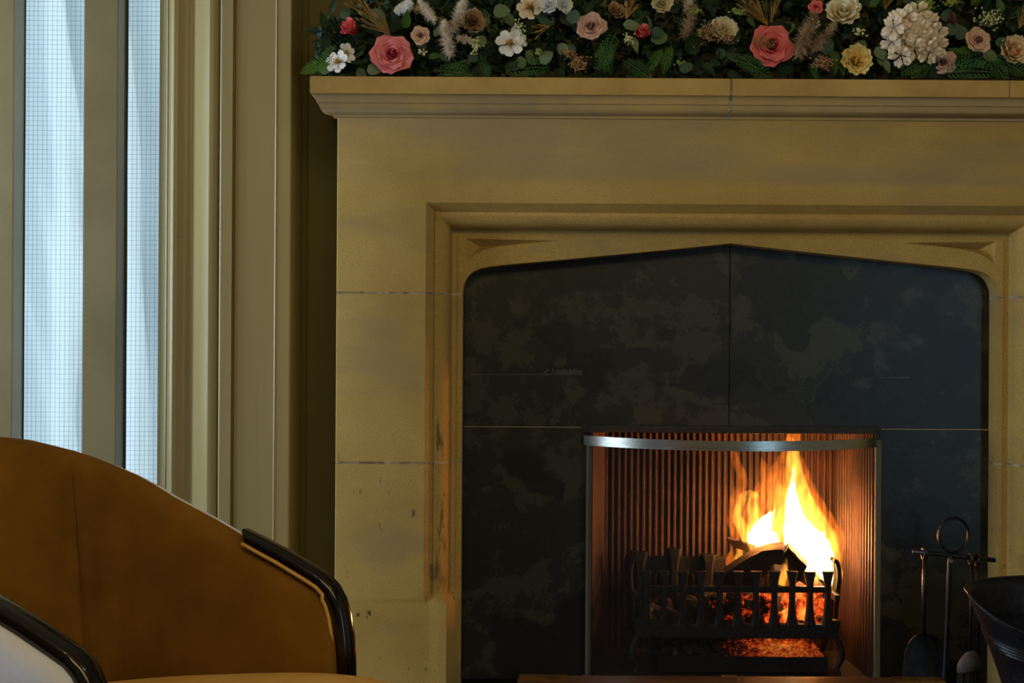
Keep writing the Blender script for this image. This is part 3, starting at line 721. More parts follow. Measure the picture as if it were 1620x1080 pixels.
# brush
br = thing('hearth_brush', 'hearth brush with worn grey head and black bristles beside the coal bucket', 'brush', tpt(1537,885,3.59)); bi_ = -Vector(br.location)
bm = bmesh.new(); loopring(bm, tpt(1536,884,3.59), .0135, .0045); o2('hook', bm, M['iron_blue'], br, bi_)
bm = bmesh.new(); tube(bm, [tpt(1537,893,3.59), tpt(1535,1040,3.59)], .0045, 8); o2('handle', bm, M['iron_blue'], br, bi_)
hc = tpt(1533,1046,3.585); bm = bmesh.new()
prof = [(.012,.024),(.022,.012),(.030,-.004),(.031,-.020),(.027,-.024)]
loft(bm, [[(hc.x+r*math.cos(2*PI*k/20), hc.y+r*.6*math.sin(2*PI*k/20), hc.z+z+.006*math.cos(2*PI*k/20)) for k in range(20)] for r, z in prof]); o2('brush_head', bm, M['brush_wood'], br, bi_)
bm = bmesh.new()
for i in range(160):
    a = R.random()*2*PI; q = math.sqrt(R.random()); x = hc.x+.026*q*math.cos(a); y = hc.y+.016*q*math.sin(a)
    tube(bm, [(x,y,hc.z-.02),(x+(x-hc.x)*.35,y+(y-hc.y)*.3,hc.z-.085-.01*R.random())], .0012, 4)
o = o2('bristles', bm, M['bristle'], br, bi_); o['kind'] = 'stuff'
# poker behind the brush
pk = thing('poker', 'thin black poker hanging rightmost on the crossbar, behind the bucket rim', 'poker', tpt(1546,886,3.6)); pi_ = -Vector(pk.location)
bm = bmesh.new(); loopring(bm, tpt(1546,886,3.592), .0135, .0045); o2('hook', bm, M['iron_blue'], pk, pi_)
bm = bmesh.new(); tube(bm, [tpt(1546,894,3.6), tpt(1548,960,3.605), tpt(1547,1080,3.605)], [.0048,.0055,.004], 8); o2('shaft', bm, M['iron_blue'], pk, pi_)

# ------------------------------------------------------------------ coal bucket
YBK = 3.36
bc = Vector((P(1684,940,YBK).x, YBK, .07))
bk = thing('coal_bucket', 'black metal coal bucket with flared lip and raised bands', 'bucket', bc)
HB = P(1527,935,YBK).z - .07
def bring(t, dr=0):
    """ring at height fraction t; lip dips at the front, points out to the left"""
    r = []
    n_ = 64
    for k in range(n_):
        a = 2*PI*k/n_; ca, sa = math.cos(a), math.sin(a)
        rx = .115+.115*t**1.25 ; ry = .11+.04*t
        tip = 1 + .0*t
        x = rx*ca*tip; y = ry*sa
        z = HB*t
        front = max(0, -sa)
        z -= (.095*front**1.2)*t**2.2
        z += .012*max(0, sa)*t*t
        r.append((x*(1+dr*8)+0, y*(1+dr*8), z))
    return r
bm = bmesh.new(); ts = [0,.04,.1,.2,.3,.4,.5,.60,.615,.63,.645,.66,.675,.69,.705,.72,.76,.85,.93,1.0]
dr = {.615:.0016,.645:.0016,.675:.0016,.705:.0016}
loft(bm, [bring(t, dr.get(t,0)) for t in ts], True, False)
o = obj('bucket_body', bm, M['iron_blue'], bk, math.radians(50))
md = o.modifiers.new('thickness', 'SOLIDIFY'); md.thickness = .003; md.offset = -1
bm = bmesh.new(); rr = bring(1.0); pts = [Vector(p) for p in rr]; pts.append(pts[0]); tube(bm, pts, .0035, 6, cap=False); obj('rolled_rim', bm, M['iron_blue'], bk, True)
bm = bmesh.new(); lathe(bm, [(.001,.004),(.113,.004),(.118,0),(.001,0)], (0,0,.001), 32); obj('bucket_base', bm, M['iron_blue'], bk)
for s in (1,):
    bm = bmesh.new(); pts = crom([(.235,0,HB-.02),(.27,.0,HB-.05),(.26,.0,HB-.12),(.215,0,HB-.14)], 6); tube(bm, pts, .006, 8); obj('side_handle', bm, M['iron_blue'], bk, True)

# ------------------------------------------------------------------ low table with brass corners
tb = thing('low_table', 'low brown wooden table with brass-bound top corners before the hearth', 'table', ((P(820,1069,2.25).x+P(1487,1069,2.25).x)/2, 2.03, 0))
tx = (P(1487,1069,2.25).x-P(820,1069,2.25).x)/2; tz = P(1150,1069,2.25).z
obj('table_top', bbox((-tx,-.22,tz-.03),(tx,.22,tz), .003), M['wood'], tb)
obj('apron', bbox((-tx+.03,-.19,tz-.11),(tx-.03,.19,tz-.03), .002), M['wood'], tb)
for sx in (-1,1):
    for sy in (-1,1):
        bm = bmesh.new(); e = .0012; w1, w2 = .078, .03
        x0, x1 = sorted((sx*(tx+e), sx*(tx-w1))); y0, y1 = sorted((sy*(.22+e), sy*(.22-w2)))
        box(bm, (x0,y0,tz-.0005),(x1,y1,tz+e)); 
        ya, yb = sorted((sy*(.22+e), sy*(.22-.0005))); box(bm, (x0,ya,tz-.031),(x1,yb,tz+e))
        xa, xb = sorted((sx*(tx+e), sx*(tx-.0005))); box(bm, (xa,y0,tz-.031),(xb,y1,tz+e))
        obj('brass_corner', bm, M['brass'], tb)
        obj('leg', bbox((sx*(tx-.06)-.022,sy*.165-.022,0),(sx*(tx-.06)+.022,sy*.165+.022,tz-.1), .003), M['wood'], tb)
obj('brass_catch', bbox((-.012,.2195,tz-.02),(.012,.223,tz+.0012), .001), M['brass'], tb)

# ------------------------------------------------------------------ tub armchair
f = Vector((.93,-.367,0)).normalized()
ch = thing('tub_armchair', 'tan suede tub armchair with black lacquered arm rails and outer shell with daylight painted in as pale grey', 'armchair', (-.66,2.03,0), math.atan2(f.y,f.x))
RA = .295
def rimz(t):   # t: + forward along the arm from the start of the curve (m), - back angle (rad)
    tab = [(-PI/2,.830),(-1.05,.822),(-.785,.811),(-.52,.789),(-.26,.758),(-.1,.735),(0,.7195),(.095,.681),(.147,.656),(.2105,.630),(.260,.607),(.280,.597),(.292,.586),(.302,.570),(.309,.55),(.314,.52),(.3165,.49),(.3175,.45)]
    for (a, za), (b, zb_) in zip(tab, tab[1:]):
        if t <= b: return za+(zb_-za)*max(0,(t-a))/(b-a)
    return tab[-1][1]
stn = [.3175,.3165,.314,.309,.302,.292,.28,.26,.235,.21,.18,.147,.11,.08,.04,0]+[-PI/2*i/14 for i in range(1,15)]
full = [(t, 1) for t in stn]+[(t,-1) for t in stn[:-1][::-1]]
def plan(t, s, off):
    if t >= 0: return Vector((t, s*(RA+off), 0)), Vector((0, s, 0))
    a = -t; return Vector((-(RA+off)*math.sin(a), s*(RA+off)*math.cos(a), 0)), Vector((-math.sin(a), s*math.cos(a), 0))
def shell(offs, zfr):
    """offs: list of (radial offset, height key)"""
    bm = bmesh.new(); rings = []
    for t, s in full:
        zr = rimz(t); ring = []
        for off, kz in offs:
            p, nn = plan(t, s, off)
            lean = .035*max(0, kz)*(1 if t < 0.1 else .4)
            pz = .17+(zr-.17)*kz if kz <= 1 else zr
            ring.append(p+nn*lean*0+Vector((0,0,pz)))
        rings.append(ring)
    vs = [[bm.verts.new(p) for p in r] for r in rings]
    for a, b in zip(vs, vs[1:]):
        for i in range(len(a)-1): bm.faces.new((a[i],a[i+1],b[i+1],b[i]))
    return bm, vs
inner = [(-.012,0),(-.018,.1),(-.026,.25),(-.034,.4),(-.038,.55),(-.036,.7),(-.032,.82),(-.027,.9),(-.020,.955),(-.010,.985),(.0,.996),(.010,.999)]
bm, vs = shell(inner, 1)
bmesh.ops.subdivide_edges(bm, edges=bm.edges[:], cuts=1, use_grid_fill=True)
for v in bm.verts:   # pulls and soft creases in the suede
    a = math.atan2(v.co.y, -v.co.x) if v.co.x < 0 else PI/2*(1 if v.co.y > 0 else -1)
    q = 0
    if v.co.x < .05:
        for c0, wd, dp_ in ((.60,.035,.010),(.86,.06,.016),(.73,.05,-.006),(1.08,.07,.013),(1.3,.05,.008)):
            d = (abs(a)-c0-.25*(v.co.z-.5))/wd; q += dp_*math.exp(-d*d)*min(1,max(0,(.80-v.co.z)/.25))
    r_ = Vector((v.co.x if v.co.x < 0 else 0, v.co.y, 0)).normalized(); v.co += r_*q
obj('backrest', bm, M['suede'], ch, True)
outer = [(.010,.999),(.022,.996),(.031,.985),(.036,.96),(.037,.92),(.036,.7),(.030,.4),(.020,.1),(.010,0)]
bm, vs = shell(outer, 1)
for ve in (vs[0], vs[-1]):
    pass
obj('outer_shell', bm, M['daylit_suede'], ch, True)['label'] = 'outer shell, pale grey with painted-in daylight'
for s in (1,-1):   # front end caps of the arms
    bm = bmesh.new(); t = .3175; q = []
    for off, kz in inner+outer[1:]:
        p, nn = plan(t, s, off); q.append(bm.verts.new((p.x,p.y,.17+(rimz(t)-.17)*kz)))
    bm.faces.new(q); obj('arm_front', bm, M['suede'], ch)
for s in (1,-1):   # piping and lacquered rail
    path = [(t, rimz(t)) for t in (.147,.17,.19,.21,.235,.26,.27,.28,.286,.292,.297,.302,.3055,.309,.3115,.314,.3165)] + [(.3175,.45),(.318,.40),(.318,.33),(.318,.24),(.318,.14)]
    bm = bmesh.new(); rings = []; N = len(path)
    for i, (x, z) in enumerate(path):
        x0, z0 = path[max(i-1,0)]; x1, z1_ = path[min(i+1,N-1)]
        d = Vector((x1-x0,0,z1_-z0)).normalized(); nn = Vector((-d.z,0,d.x))*(1 if d.x > 0 or d.z < 0 else 1)
        nn = Vector((-d.z,0,d.x));
        if nn.z < 0 and nn.x < 0: nn = -nn
        ring = []
        sc_ = 1.0 if i > 0 else .85
        for k in range(16):
            a = 2*PI*k/16; cu, sv = math.cos(a), math.sin(a)
            pu = abs(cu)**.7*(1 if cu > 0 else -1)*.0195*sc_; pv = abs(sv)**.7*(1 if sv > 0 else -1)*.0125*sc_+.006
            sh_ = -.018*(cu*1.0+ (1-sv)*.0) if i == 0 else 0
            ring.append(Vector((x,s*(RA-.001+pu*1.0),z))+nn*pv+d*sh_*s*0 + (d*(.014*(-sv)) if i == 0 else Vector()))
        rings.append(ring)
    loft(bm, rings); obj('arm_rail', bm, M['lacquer'], ch, math.radians(50))['label'] = 'black lacquered arm rail'
    bm = bmesh.new(); pts = []
    for x, z in path[:-2]:
        pts.append(Vector((x-.006 if z < .58 else x, s*(RA-.0205), z-.001 if z > .58 else z)))
    tube(bm, pts, .0032, 6); obj('piping', bm, M['suede_seat'], ch, True)
# seams down the inside of the back
for s in (1,-1):
    bm = bmesh.new(); pts = []
    for i in range(22):
        kz = .97-.9*i/21; a = .56-.16*math.sin(i/21*1.5)
        zr = rimz(-a); off = -.02
        for (o0,k0),(o1,k1) in zip(inner, inner[1:]):
            if k0 <= kz <= k1: off = o0+(o1-o0)*(kz-k0)/(k1-k0); break
        p, nn = plan(-a, s, off-.0002); pts.append(p+Vector((0,0,.17+(zr-.17)*kz)))
    tube(bm, pts, .0013, 5); obj('seam', bm, M['suede'], ch, True)
# seat cushion
bm = bmesh.new(); nx, ny = 28, 24; 
def cush(u, v):   # u,v in -1..1 on a superellipse plan
    xx = .135+.385*u; yy = .262*v
    return xx, yy
rings = []
lv = [(0,.36,.90),(0,.37,.97),(0,.40,1.0),(0,.44,1.0),(0,.468,.985),(0,.484,.95),(0,.494,.88),(0,.501,.76),(0,.506,.6),(0,.509,.4),(0,.511,.2),(0,.511,.02)]
for _, z, q in lv:
    ring = []
    for k in range(56):
        a = 2*PI*k/56; c_, s_ = math.cos(a), math.sin(a)
        e = .55; x = abs(c_)**e*(1 if c_ > 0 else -1); y = abs(s_)**e*(1 if s_ > 0 else -1)
        if c_ < 0: x = c_; y = s_
        fx_ = .445 if c_ > 0 else .36
        X_ = .13+fx_*x*q; ring.append((X_, .252*y*q, z-.045+max(0,z-.42)/.09*.135*(min(X_,.40)-.05)-.010*max(0,x)**4*q))
    rings.append(ring)
loft(bm, rings); obj('seat_cushion', bm, M['suede_seat'], ch, True)
obj('seat_base', bbox((-.22,-.25,.16),(.40,.25,.365), .02, 3), M['suede'], ch, True)
for sx, sy in ((.28,.22),(.28,-.22),(-.2,.17),(-.2,-.17)):
    bm = bmesh.new(); tube(bm, [(sx,sy,.18),(sx*1.08,sy*1.05,0)], [.022,.014], 10); obj('leg', bm, M['lacquer'], ch, True)

# ------------------------------------------------------------------ flower garland on the shelf
ZS = zs_(122)
gl = thing('flower_garland', 'artificial rose, peony and eucalyptus garland laid along the stone mantel shelf', 'garland', (XC, 3.66, ZS))
ginv = -Vector(gl.location)
def leafmat(name, c, v, rough=.55): return mat(name, c, rough, var=v, vscale=18, vpos=(.35,.65), trans=.25, spec=.3)
LM = [leafmat('leaf_dark', (44,66,36), (26,44,24)), leafmat('leaf_sage', (142,158,116), (96,116,82)), leafmat('leaf_green', (86,122,50), (54,86,34)), leafmat('leaf_bluegreen', (98,124,100), (62,88,72))]
PM = {}
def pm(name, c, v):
    """petals deeper at the base, palest at the rim; gradient also paints in depth shading"""
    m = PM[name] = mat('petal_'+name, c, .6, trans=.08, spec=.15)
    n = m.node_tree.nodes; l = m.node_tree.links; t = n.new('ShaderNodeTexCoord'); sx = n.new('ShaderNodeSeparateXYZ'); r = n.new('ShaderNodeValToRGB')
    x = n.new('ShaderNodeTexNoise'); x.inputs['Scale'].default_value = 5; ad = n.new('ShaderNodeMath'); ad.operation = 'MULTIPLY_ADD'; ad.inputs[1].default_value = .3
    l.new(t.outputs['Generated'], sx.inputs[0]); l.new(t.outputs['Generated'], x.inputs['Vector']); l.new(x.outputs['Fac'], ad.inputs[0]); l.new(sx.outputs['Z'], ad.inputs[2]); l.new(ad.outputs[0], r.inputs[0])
    dk = tuple(int(q*(.82 if name in ('hydrangea','white') else .5)) for q in v); e = r.color_ramp.elements; e[0].position = .25; e[0].color = ln(dk); e[1].position = 1.15 if False else 1.0; e[1].color = ln(tuple(min(255,int(q*.80+54)) for q in c))  # dark base and pale rim paint in shading and rim highlights
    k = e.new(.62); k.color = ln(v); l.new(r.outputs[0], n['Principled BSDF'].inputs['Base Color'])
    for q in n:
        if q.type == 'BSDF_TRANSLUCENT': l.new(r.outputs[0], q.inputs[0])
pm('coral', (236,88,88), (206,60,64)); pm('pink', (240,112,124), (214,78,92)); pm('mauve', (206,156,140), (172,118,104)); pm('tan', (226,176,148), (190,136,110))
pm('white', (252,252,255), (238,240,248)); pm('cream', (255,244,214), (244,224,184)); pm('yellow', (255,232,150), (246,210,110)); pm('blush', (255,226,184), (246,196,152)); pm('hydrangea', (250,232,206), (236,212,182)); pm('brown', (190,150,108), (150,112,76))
M['stamen'] = mat('stamen', (226,180,70), .8, var=(200,140,40), vscale=60)
M['stem'] = mat('stem', (60,72,36), .7, var=(44,52,26), vscale=30)
M['straw'] = mat('dried_grass', (178,138,70), .8, var=(134,96,44), vscale=30)
M['fluff'] = mat('pampas_fluff', (255,246,236), .9, var=(220,204,188), vscale=20, trans=.3)
M['fluff_tan'] = mat('pampas_tan', (214,188,156), .9, var=(170,138,106), vscale=20, trans=.3)
M['berry'] = mat('pale_berry', (212,214,160), .6); M['berry_brown'] = mat('dried_floret', (190,150,106), .8, var=(140,100,66), vscale=80)
M['fern'] = leafmat('fern', (120,170,62), (76,124,44)); M['cedar'] = leafmat('cedar', (88,140,66), (48,92,46)); M['lime'] = leafmat('lime_bloom', (196,206,110), (156,172,80))
# petal shapes (unit size, base at the origin, flower axis +z)
def petal_mesh(name, m, a=.8, h=1.0, flare=.6, curl=.25, ruff=.04, seed=1, point=0):
    bm = bmesh.new(); nu, nv = 8, 7; rows = []
    for j in range(nv+1):
        v = j/nv; rw = []
        for i in range(nu+1):
            u = -1+2*i/nu
            wid = math.sin(PI*min(1, .12+.62*v))**.6*(1-.35*max(0,(v-.75)/.25)**2)
            edge = 1-.22*(abs(u)**3)*(v**2)-point*abs(u)**1.5*v*v*.3
            rr = .10+ (math.sin(v*PI/2)**.8)*.62 + flare*.38*v**3
            zz = (h*v*edge) - curl*v**4*.5 - curl*.3*abs(u)*v*v
            rr += ruff*mnoise.noise(Vector((u*2.2,v*2.6,seed)))*2*v
            zz += ruff*mnoise.noise(Vector((u*2.7,v*1.6,seed+9)))*2*v
            an = a*u*wid
            rw.append(bm.verts.new((rr*math.cos(an), rr*math.sin(an), zz)))
        rows.append(rw)
    for p_, q_ in zip(rows, rows[1:]):
        for i in range(nu): bm.faces.new((p_[i],p_[i+1],q_[i+1],q_[i]))
    me = bpy.data.meshes.new(name); bm.to_mesh(me); bm.free()
    for p_ in me.polygons: p_.use_smooth = True
    me.materials.append(m); return me
cache = {}
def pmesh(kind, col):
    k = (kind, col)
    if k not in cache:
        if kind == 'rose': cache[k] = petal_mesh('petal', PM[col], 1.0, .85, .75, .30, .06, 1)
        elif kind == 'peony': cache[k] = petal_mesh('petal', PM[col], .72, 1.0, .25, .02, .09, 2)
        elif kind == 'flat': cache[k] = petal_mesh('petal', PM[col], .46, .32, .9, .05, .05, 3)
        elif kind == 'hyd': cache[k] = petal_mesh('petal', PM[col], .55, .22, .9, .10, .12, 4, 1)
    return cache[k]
def heart(bm, r, turns, n=60, h=.7, seed=0):
    """spiral rolled centre of a rose"""
    prev = None
    for i in range(n*turns):
        a = 2*PI*i/n; rr = r*(.06+.94*(i/(n*turns)))*(1+.05*math.sin(a*2.5+seed)); z1__ = h*r*(1.25-.45*i/(n*turns))*(1+.06*math.sin(a*1.7+seed))
        q = [bm.verts.new((rr*.8*math.cos(a), rr*.8*math.sin(a), 0)), bm.verts.new((rr*math.cos(a), rr*math.sin(a), z1__*.8)), bm.verts.new((rr*1.07*math.cos(a), rr*1.07*math.sin(a), z1__))]
        if prev:
            for k in range(2): bm.faces.new((prev[k],q[k],q[k+1],prev[k+1]))
        prev = q
def flower(kind, col, px, py, rpx, aim=(0,0), Y=3.615, label=None):
    """aim: tilt of the flower's face, right and up (radians), from straight at the room"""
    Y += .03
    c = P(px, py, Y); r = rpx*Y/FP
    ax = Vector((math.sin(aim[0]), -math.cos(aim[0])*math.cos(aim[1]), math.sin(aim[1]))).normalized()
    rot = ax.to_track_quat('Z', 'Y').to_matrix().to_4x4() @ Matrix.Rotation(R.random()*6, 4, 'Z')
    base = Matrix.Translation(c+ginv-ax*r*.45) @ rot
    bm = bmesh.new()
    if kind == 'rose':
        heart(bm, r*.27, 3, 30, 2.6, px); m = PM[col]; rings = [(.42,1.75,3,.80),(.58,1.45,4,.62),(.78,1.12,5,.50),(1.02,.80,5,.5)]
    elif kind == 'bud':
        heart(bm, r*.42, 2, 30, 2.0, px); m = PM[col]; rings = [(.50,1.5,4,.9),(.68,1.35,5,.85)]; 
    elif kind == 'peony':
        for i in range(26):
            a = R.random()*2*PI; q = R.random()*.42*r; tube(bm, [(q*.4*math.cos(a),q*.4*math.sin(a),0),(q*math.cos(a),q*math.sin(a),r*(.45+.25*R.random()))], r*.035, 4)
        m = M['stamen']; rings = [(.55,.80,5,1),(.78,.82,6,1),(.98,.72,7,1)]
    elif kind == 'ball':
        heart(bm, r*.45, 2, 30, 1.5, px); m = PM[col]; rings = [(.62,1.15,5,1),(.82,1.05,6,1),(.98,.80,6,1)]
    elif kind == 'flat':
        for i in range(30):
            a = R.random()*2*PI; q = math.sqrt(R.random())*.30*r; tube(bm, [(q*.5*math.cos(a),q*.5*math.sin(a),0),(q*math.cos(a),q*math.sin(a),r*(.28+.12*R.random()))], r*.035, 4)
        m = M['stamen']; rings = [(.70,.9,5,1),(1.0,.9,7,1)]
    nm = {'rose':'rose','bud':'rose_bud','peony':'peony','ball':'peony_bud','flat':'anemone'}[kind]
    fo = obj(nm, bm, m, gl, True); fo.matrix_world = base
    if label: fo['label'] = label
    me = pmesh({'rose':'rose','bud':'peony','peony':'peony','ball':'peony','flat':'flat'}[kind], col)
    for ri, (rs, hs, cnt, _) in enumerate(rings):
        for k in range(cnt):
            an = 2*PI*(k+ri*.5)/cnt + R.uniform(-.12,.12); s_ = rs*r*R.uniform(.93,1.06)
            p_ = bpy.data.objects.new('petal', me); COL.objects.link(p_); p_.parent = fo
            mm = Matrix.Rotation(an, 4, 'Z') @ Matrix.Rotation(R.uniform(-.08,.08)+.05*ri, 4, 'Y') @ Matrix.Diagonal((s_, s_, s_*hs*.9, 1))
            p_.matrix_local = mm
    return fo
FLW = [('rose','pink',620,84,31,(.1,.15),3.595,'pink-red rose'),('bud','coral',553,44,27,(-.75,.5),3.62,'coral rose in side view'),
 ('rose','tan',665,55,15,(.1,.1),3.61,'small tan rose'),('flat','white',531,96,17,(-.3,.1),3.60,'white anemone'),('flat','white',551,82,15,(.7,.2),3.62,'white anemone'),
 ('ball','white',640,13,20,(-.5,.6),3.65,'white bud'),('ball','cream',660,10,20,(.4,.5),3.68,'cream bud'),
 ('ball','brown',748,33,24,(.3,.2),3.62,'brown dried bloom'),('flat','white',806,66,21,(-.1,.1),3.60,'white anemone'),('flat','white',824,58,17,(.8,.2),3.62,'white anemone'),
 ('ball','white',868,6,18,(-.2,.2),3.63,'white bloom'),('ball','white',893,7,17,(.4,.1),3.63,'white bloom'),('flat','hydrangea',838,9,19,(0,.1),3.64,None),
 ('rose','mauve',935,40,22,(0,.25),3.60,'dusty mauve rose'),('ball','brown',975,16,18,(.3,.5),3.64,'brown dried bloom'),
 ('bud','coral',1016,52,24,(-.2,.6),3.60,'coral rose bud'),('ball','cream',1048,4,21,(.1,.2),3.65,'cream bud'),
 ('ball','cream',1146,46,27,(.3,.3),3.62,'cream peony bud'),('rose','coral',1222,70,33,(.2,.05),3.60,'coral rose'),
 ('ball','cream',1334,16,33,(-.2,.4),3.61,'cream peony'),('peony','yellow',1356,94,30,(.1,.05),3.595,'yellow peony with golden stamens'),
 ('rose','mauve',1493,98,19,(-.2,.2),3.60,'brown-mauve rose'),('rose','tan',1549,62,20,(.15,.15),3.60,'dusty tan rose'),
 ('ball','blush',1606,78,29,(.2,.2),3.60,'blush peony'),('rose','coral',1291,10,11,(0,.2),3.64,'small coral rose'),
 ('rose','mauve',1660,60,22,(0,.2),3.61,None),('peony','cream',1720,70,30,(0,.2),3.61,None),('rose','pink',1800,72,30,(0,.2),3.61,None),('rose','cream',760,-30,24,(0,.5),3.67,None),('rose','pink',1110,-32,26,(0,.5),3.66,None),('rose','tan',1540,-30,24,(0,.5),3.67,None)]
for a in FLW: flower(a[0], a[1], a[2], a[3], a[4], a[5], a[6], a[7])
# hydrangea head: florets of four petals
hyd = bpy.data.objects.new('hydrangea_head', None)
hc_ = P(1447,48,3.61); 
bm = bmesh.new(); lump(bm, (0,0,0), .045, 2, 2); ho = obj('hydrangea_head', bm, PM['hydrangea'], gl, True); ho.location = hc_+ginv; ho['label'] = 'cream hydrangea head'
me = pmesh('hyd','hydrangea')
spots_ = [(1432,28),(1452,20),(1470,36),(1482,55),(1462,62),(1438,50),(1414,44),(1445,76),(1425,88),(1470,82),(1452,40),(1410,64),(1482,75),(1448,60),(1432,64),(1456,52),(1420,34),(1460,34),(1474,66),(1440,36)]
for i, (x, y) in enumerate(spots_):
    r = 15*3.6/FP; c_ = P(x,y,3.575+.012*((i*7)%3)); ax = (c_-P(1447,50,3.66)); ax.z *= .8; ax.normalize()
    rot = ax.to_track_quat('Z','Y').to_matrix().to_4x4()
    for k in range(5):
        p_ = bpy.data.objects.new('petal', me); COL.objects.link(p_); p_.parent = ho
        p_.matrix_local = Matrix.Translation(c_-hc_) @ rot @ Matrix.Rotation(2*PI*k/5+i, 4, 'Z') @ Matrix.Scale(r*1.25, 4)
for x, y in ((1416,50),(1410,68)):
    flower('flat','white',x,y,10,(-.3,.1),3.585)
# leaves
def leaf_mesh(name, m, pointy, fold=.25, bend=.3):
    bm = bmesh.new(); rows = []; nv = 7
    for j in range(nv+1):
        v = j/nv; wd = (math.sin(PI*v**(.8 if not pointy else .65))**(.6 if not pointy else .95))*(.42 if not pointy else .26)
        z = -bend*v*v
        rows.append([bm.verts.new((-wd,v,z+fold*wd)), bm.verts.new((-wd*.5,v,z+fold*wd*.35)), bm.verts.new((0,v,z)), bm.verts.new((wd*.5,v,z+fold*wd*.35)), bm.verts.new((wd,v,z+fold*wd))])
    for p_, q_ in zip(rows, rows[1:]):
        for i in range(4): bm.faces.new((p_[i],p_[i+1],q_[i+1],q_[i]))
    me = bpy.data.meshes.new(name); bm.to_mesh(me); bm.free()
    for p_ in me.polygons: p_.use_smooth = True
    me.materials.append(m); return me
LV = [leaf_mesh('leaf', LM[i], p_, f_, b_) for i, p_, f_, b_ in ((0,True,.3,.35),(1,False,.2,.2),(2,True,.3,.3),(3,False,.15,.25),(0,False,.2,.3),(1,True,.3,.25))]
def leaf_mat(c, dirv, face, size):
    d = dirv.normalized(); z = face - d*face.dot(d); z.normalize(); x = d.cross(z)
    m_ = Matrix(((x.x,d.x,z.x,c.x),(x.y,d.y,z.y,c.y),(x.z,d.z,z.z,c.z),(0,0,0,1))); return m_ @ Matrix.Scale(size, 4)
def add_leaf(px, py, Y, ang, spx, kind, tilt=None):
    Y += .03
    c = P(px, py, Y)+ginv; d = Vector((math.cos(ang), R.uniform(-.4,.1), math.sin(ang))); fc = Vector((R.uniform(-.5,.5), -1, R.uniform(-.2,.6)))
    p_ = bpy.data.objects.new('leaf', LV[kind]); COL.objects.link(p_); p_.parent = gl; p_.matrix_local = leaf_mat(c, d, fc, spx*Y/FP)
# picked-out leaves of the photograph (x, y, angle deg, length, kind)
for x, y, a, s, k in [(678,92,20,24,2),(640,45,75,30,2),(700,80,-60,20,3),(740,88,-20,18,3),(770,68,160,20,1),(800,105,20,22,0),(780,20,10,28,1),
    (905,38,80,26,3),(900,70,-80,24,3),(893,68,-110,20,1),(855,100,45,26,1),(850,95,70,24,4),(826,108,100,20,1),(925,20,50,28,0),(880,108,-60,22,4),(985,38,-10,34,5),
    (1030,52,10,22,3),(1030,65,25,30,1),(1000,60,-70,26,5),(1075,112,30,24,3),(1090,86,70,34,4),(1110,100,-40,30,0),(1160,70,60,24,0),(1015,30,120,24,0),(1060,18,30,26,0),(1150,115,-20,26,0),
    (1270,30,-30,34,0),(1300,60,-60,30,3),(1316,80,-75,38,2),(1300,85,-70,30,0),(1330,95,-80,26,2),(1395,80,-90,24,1),(1385,75,-50,24,1),(1400,95,-70,22,5),(1378,12,60,24,2),(1392,30,-40,34,0),(1365,42,170,26,0),
    (1500,55,60,24,3),(1525,62,120,26,3),(1535,78,190,26,2),(1520,85,150,22,2),(1576,72,40,20,3),(1595,45,20,26,0),(1555,85,-20,24,1),(1500,20,-60,20,3),(1495,35,75,24,3),(1585,20,110,26,2),(1470,108,10,28,0),(1430,112,-10,26,0),
    (505,112,20,22,1),(515,88,60,22,2),(580,112,10,26,1),(575,100,170,22,0),(590,95,60,24,0),(710,105,-20,26,0),(515,45,100,28,0),(525,20,80,26,0),(505,50,170,24,0),(520,60,-110,26,0)]:
    add_leaf(x, y, 3.60+.02*R.random(), math.radians(a), s, k)
for i in range(235):
    x = R.uniform(505, 1830); y = R.uniform(-55, 112); 
    if x < 600: y = max(y, 25)
    add_leaf(x, y, 3.655+.05*R.random(), R.uniform(0,2*PI), R.uniform(18,34), R.choice([0,0,4,4,0,1,2,3]))
# dense dark greenery behind
bm = bmesh.new()
for i in range(6500):
    x = R.uniform(500, 1850); top = -55 + (0 if x > 640 else (640-x)*.75) + 14*math.sin(x*.05)
    y = R.uniform(top, 119); Y = 3.69+.12*R.random(); c = P(x,y,Y)+ginv
    c.z = max(c.z, .004)
    mm = leaf_mat(c, Vector((R.uniform(-1,1),R.uniform(-1,1),R.uniform(-.6,1))), Vector((R.uniform(-1,1),-1,R.uniform(-.5,1))), R.uniform(12,26)*Y/FP)
    q = [bm.verts.new(mm @ Vector(p)) for p in ((0,0,0),(.24,.35,.06),(.16,.8,-.05),(0,1,-.12),(-.16,.8,-.05),(-.24,.35,.06))]
    bm.faces.new(q)
for v in bm.verts: v.co.z = max(v.co.z, .002)
o = obj('green_filler', bm, LM[0], gl); o['kind'] = 'stuff'; o['label'] = 'dark green filler foliage'
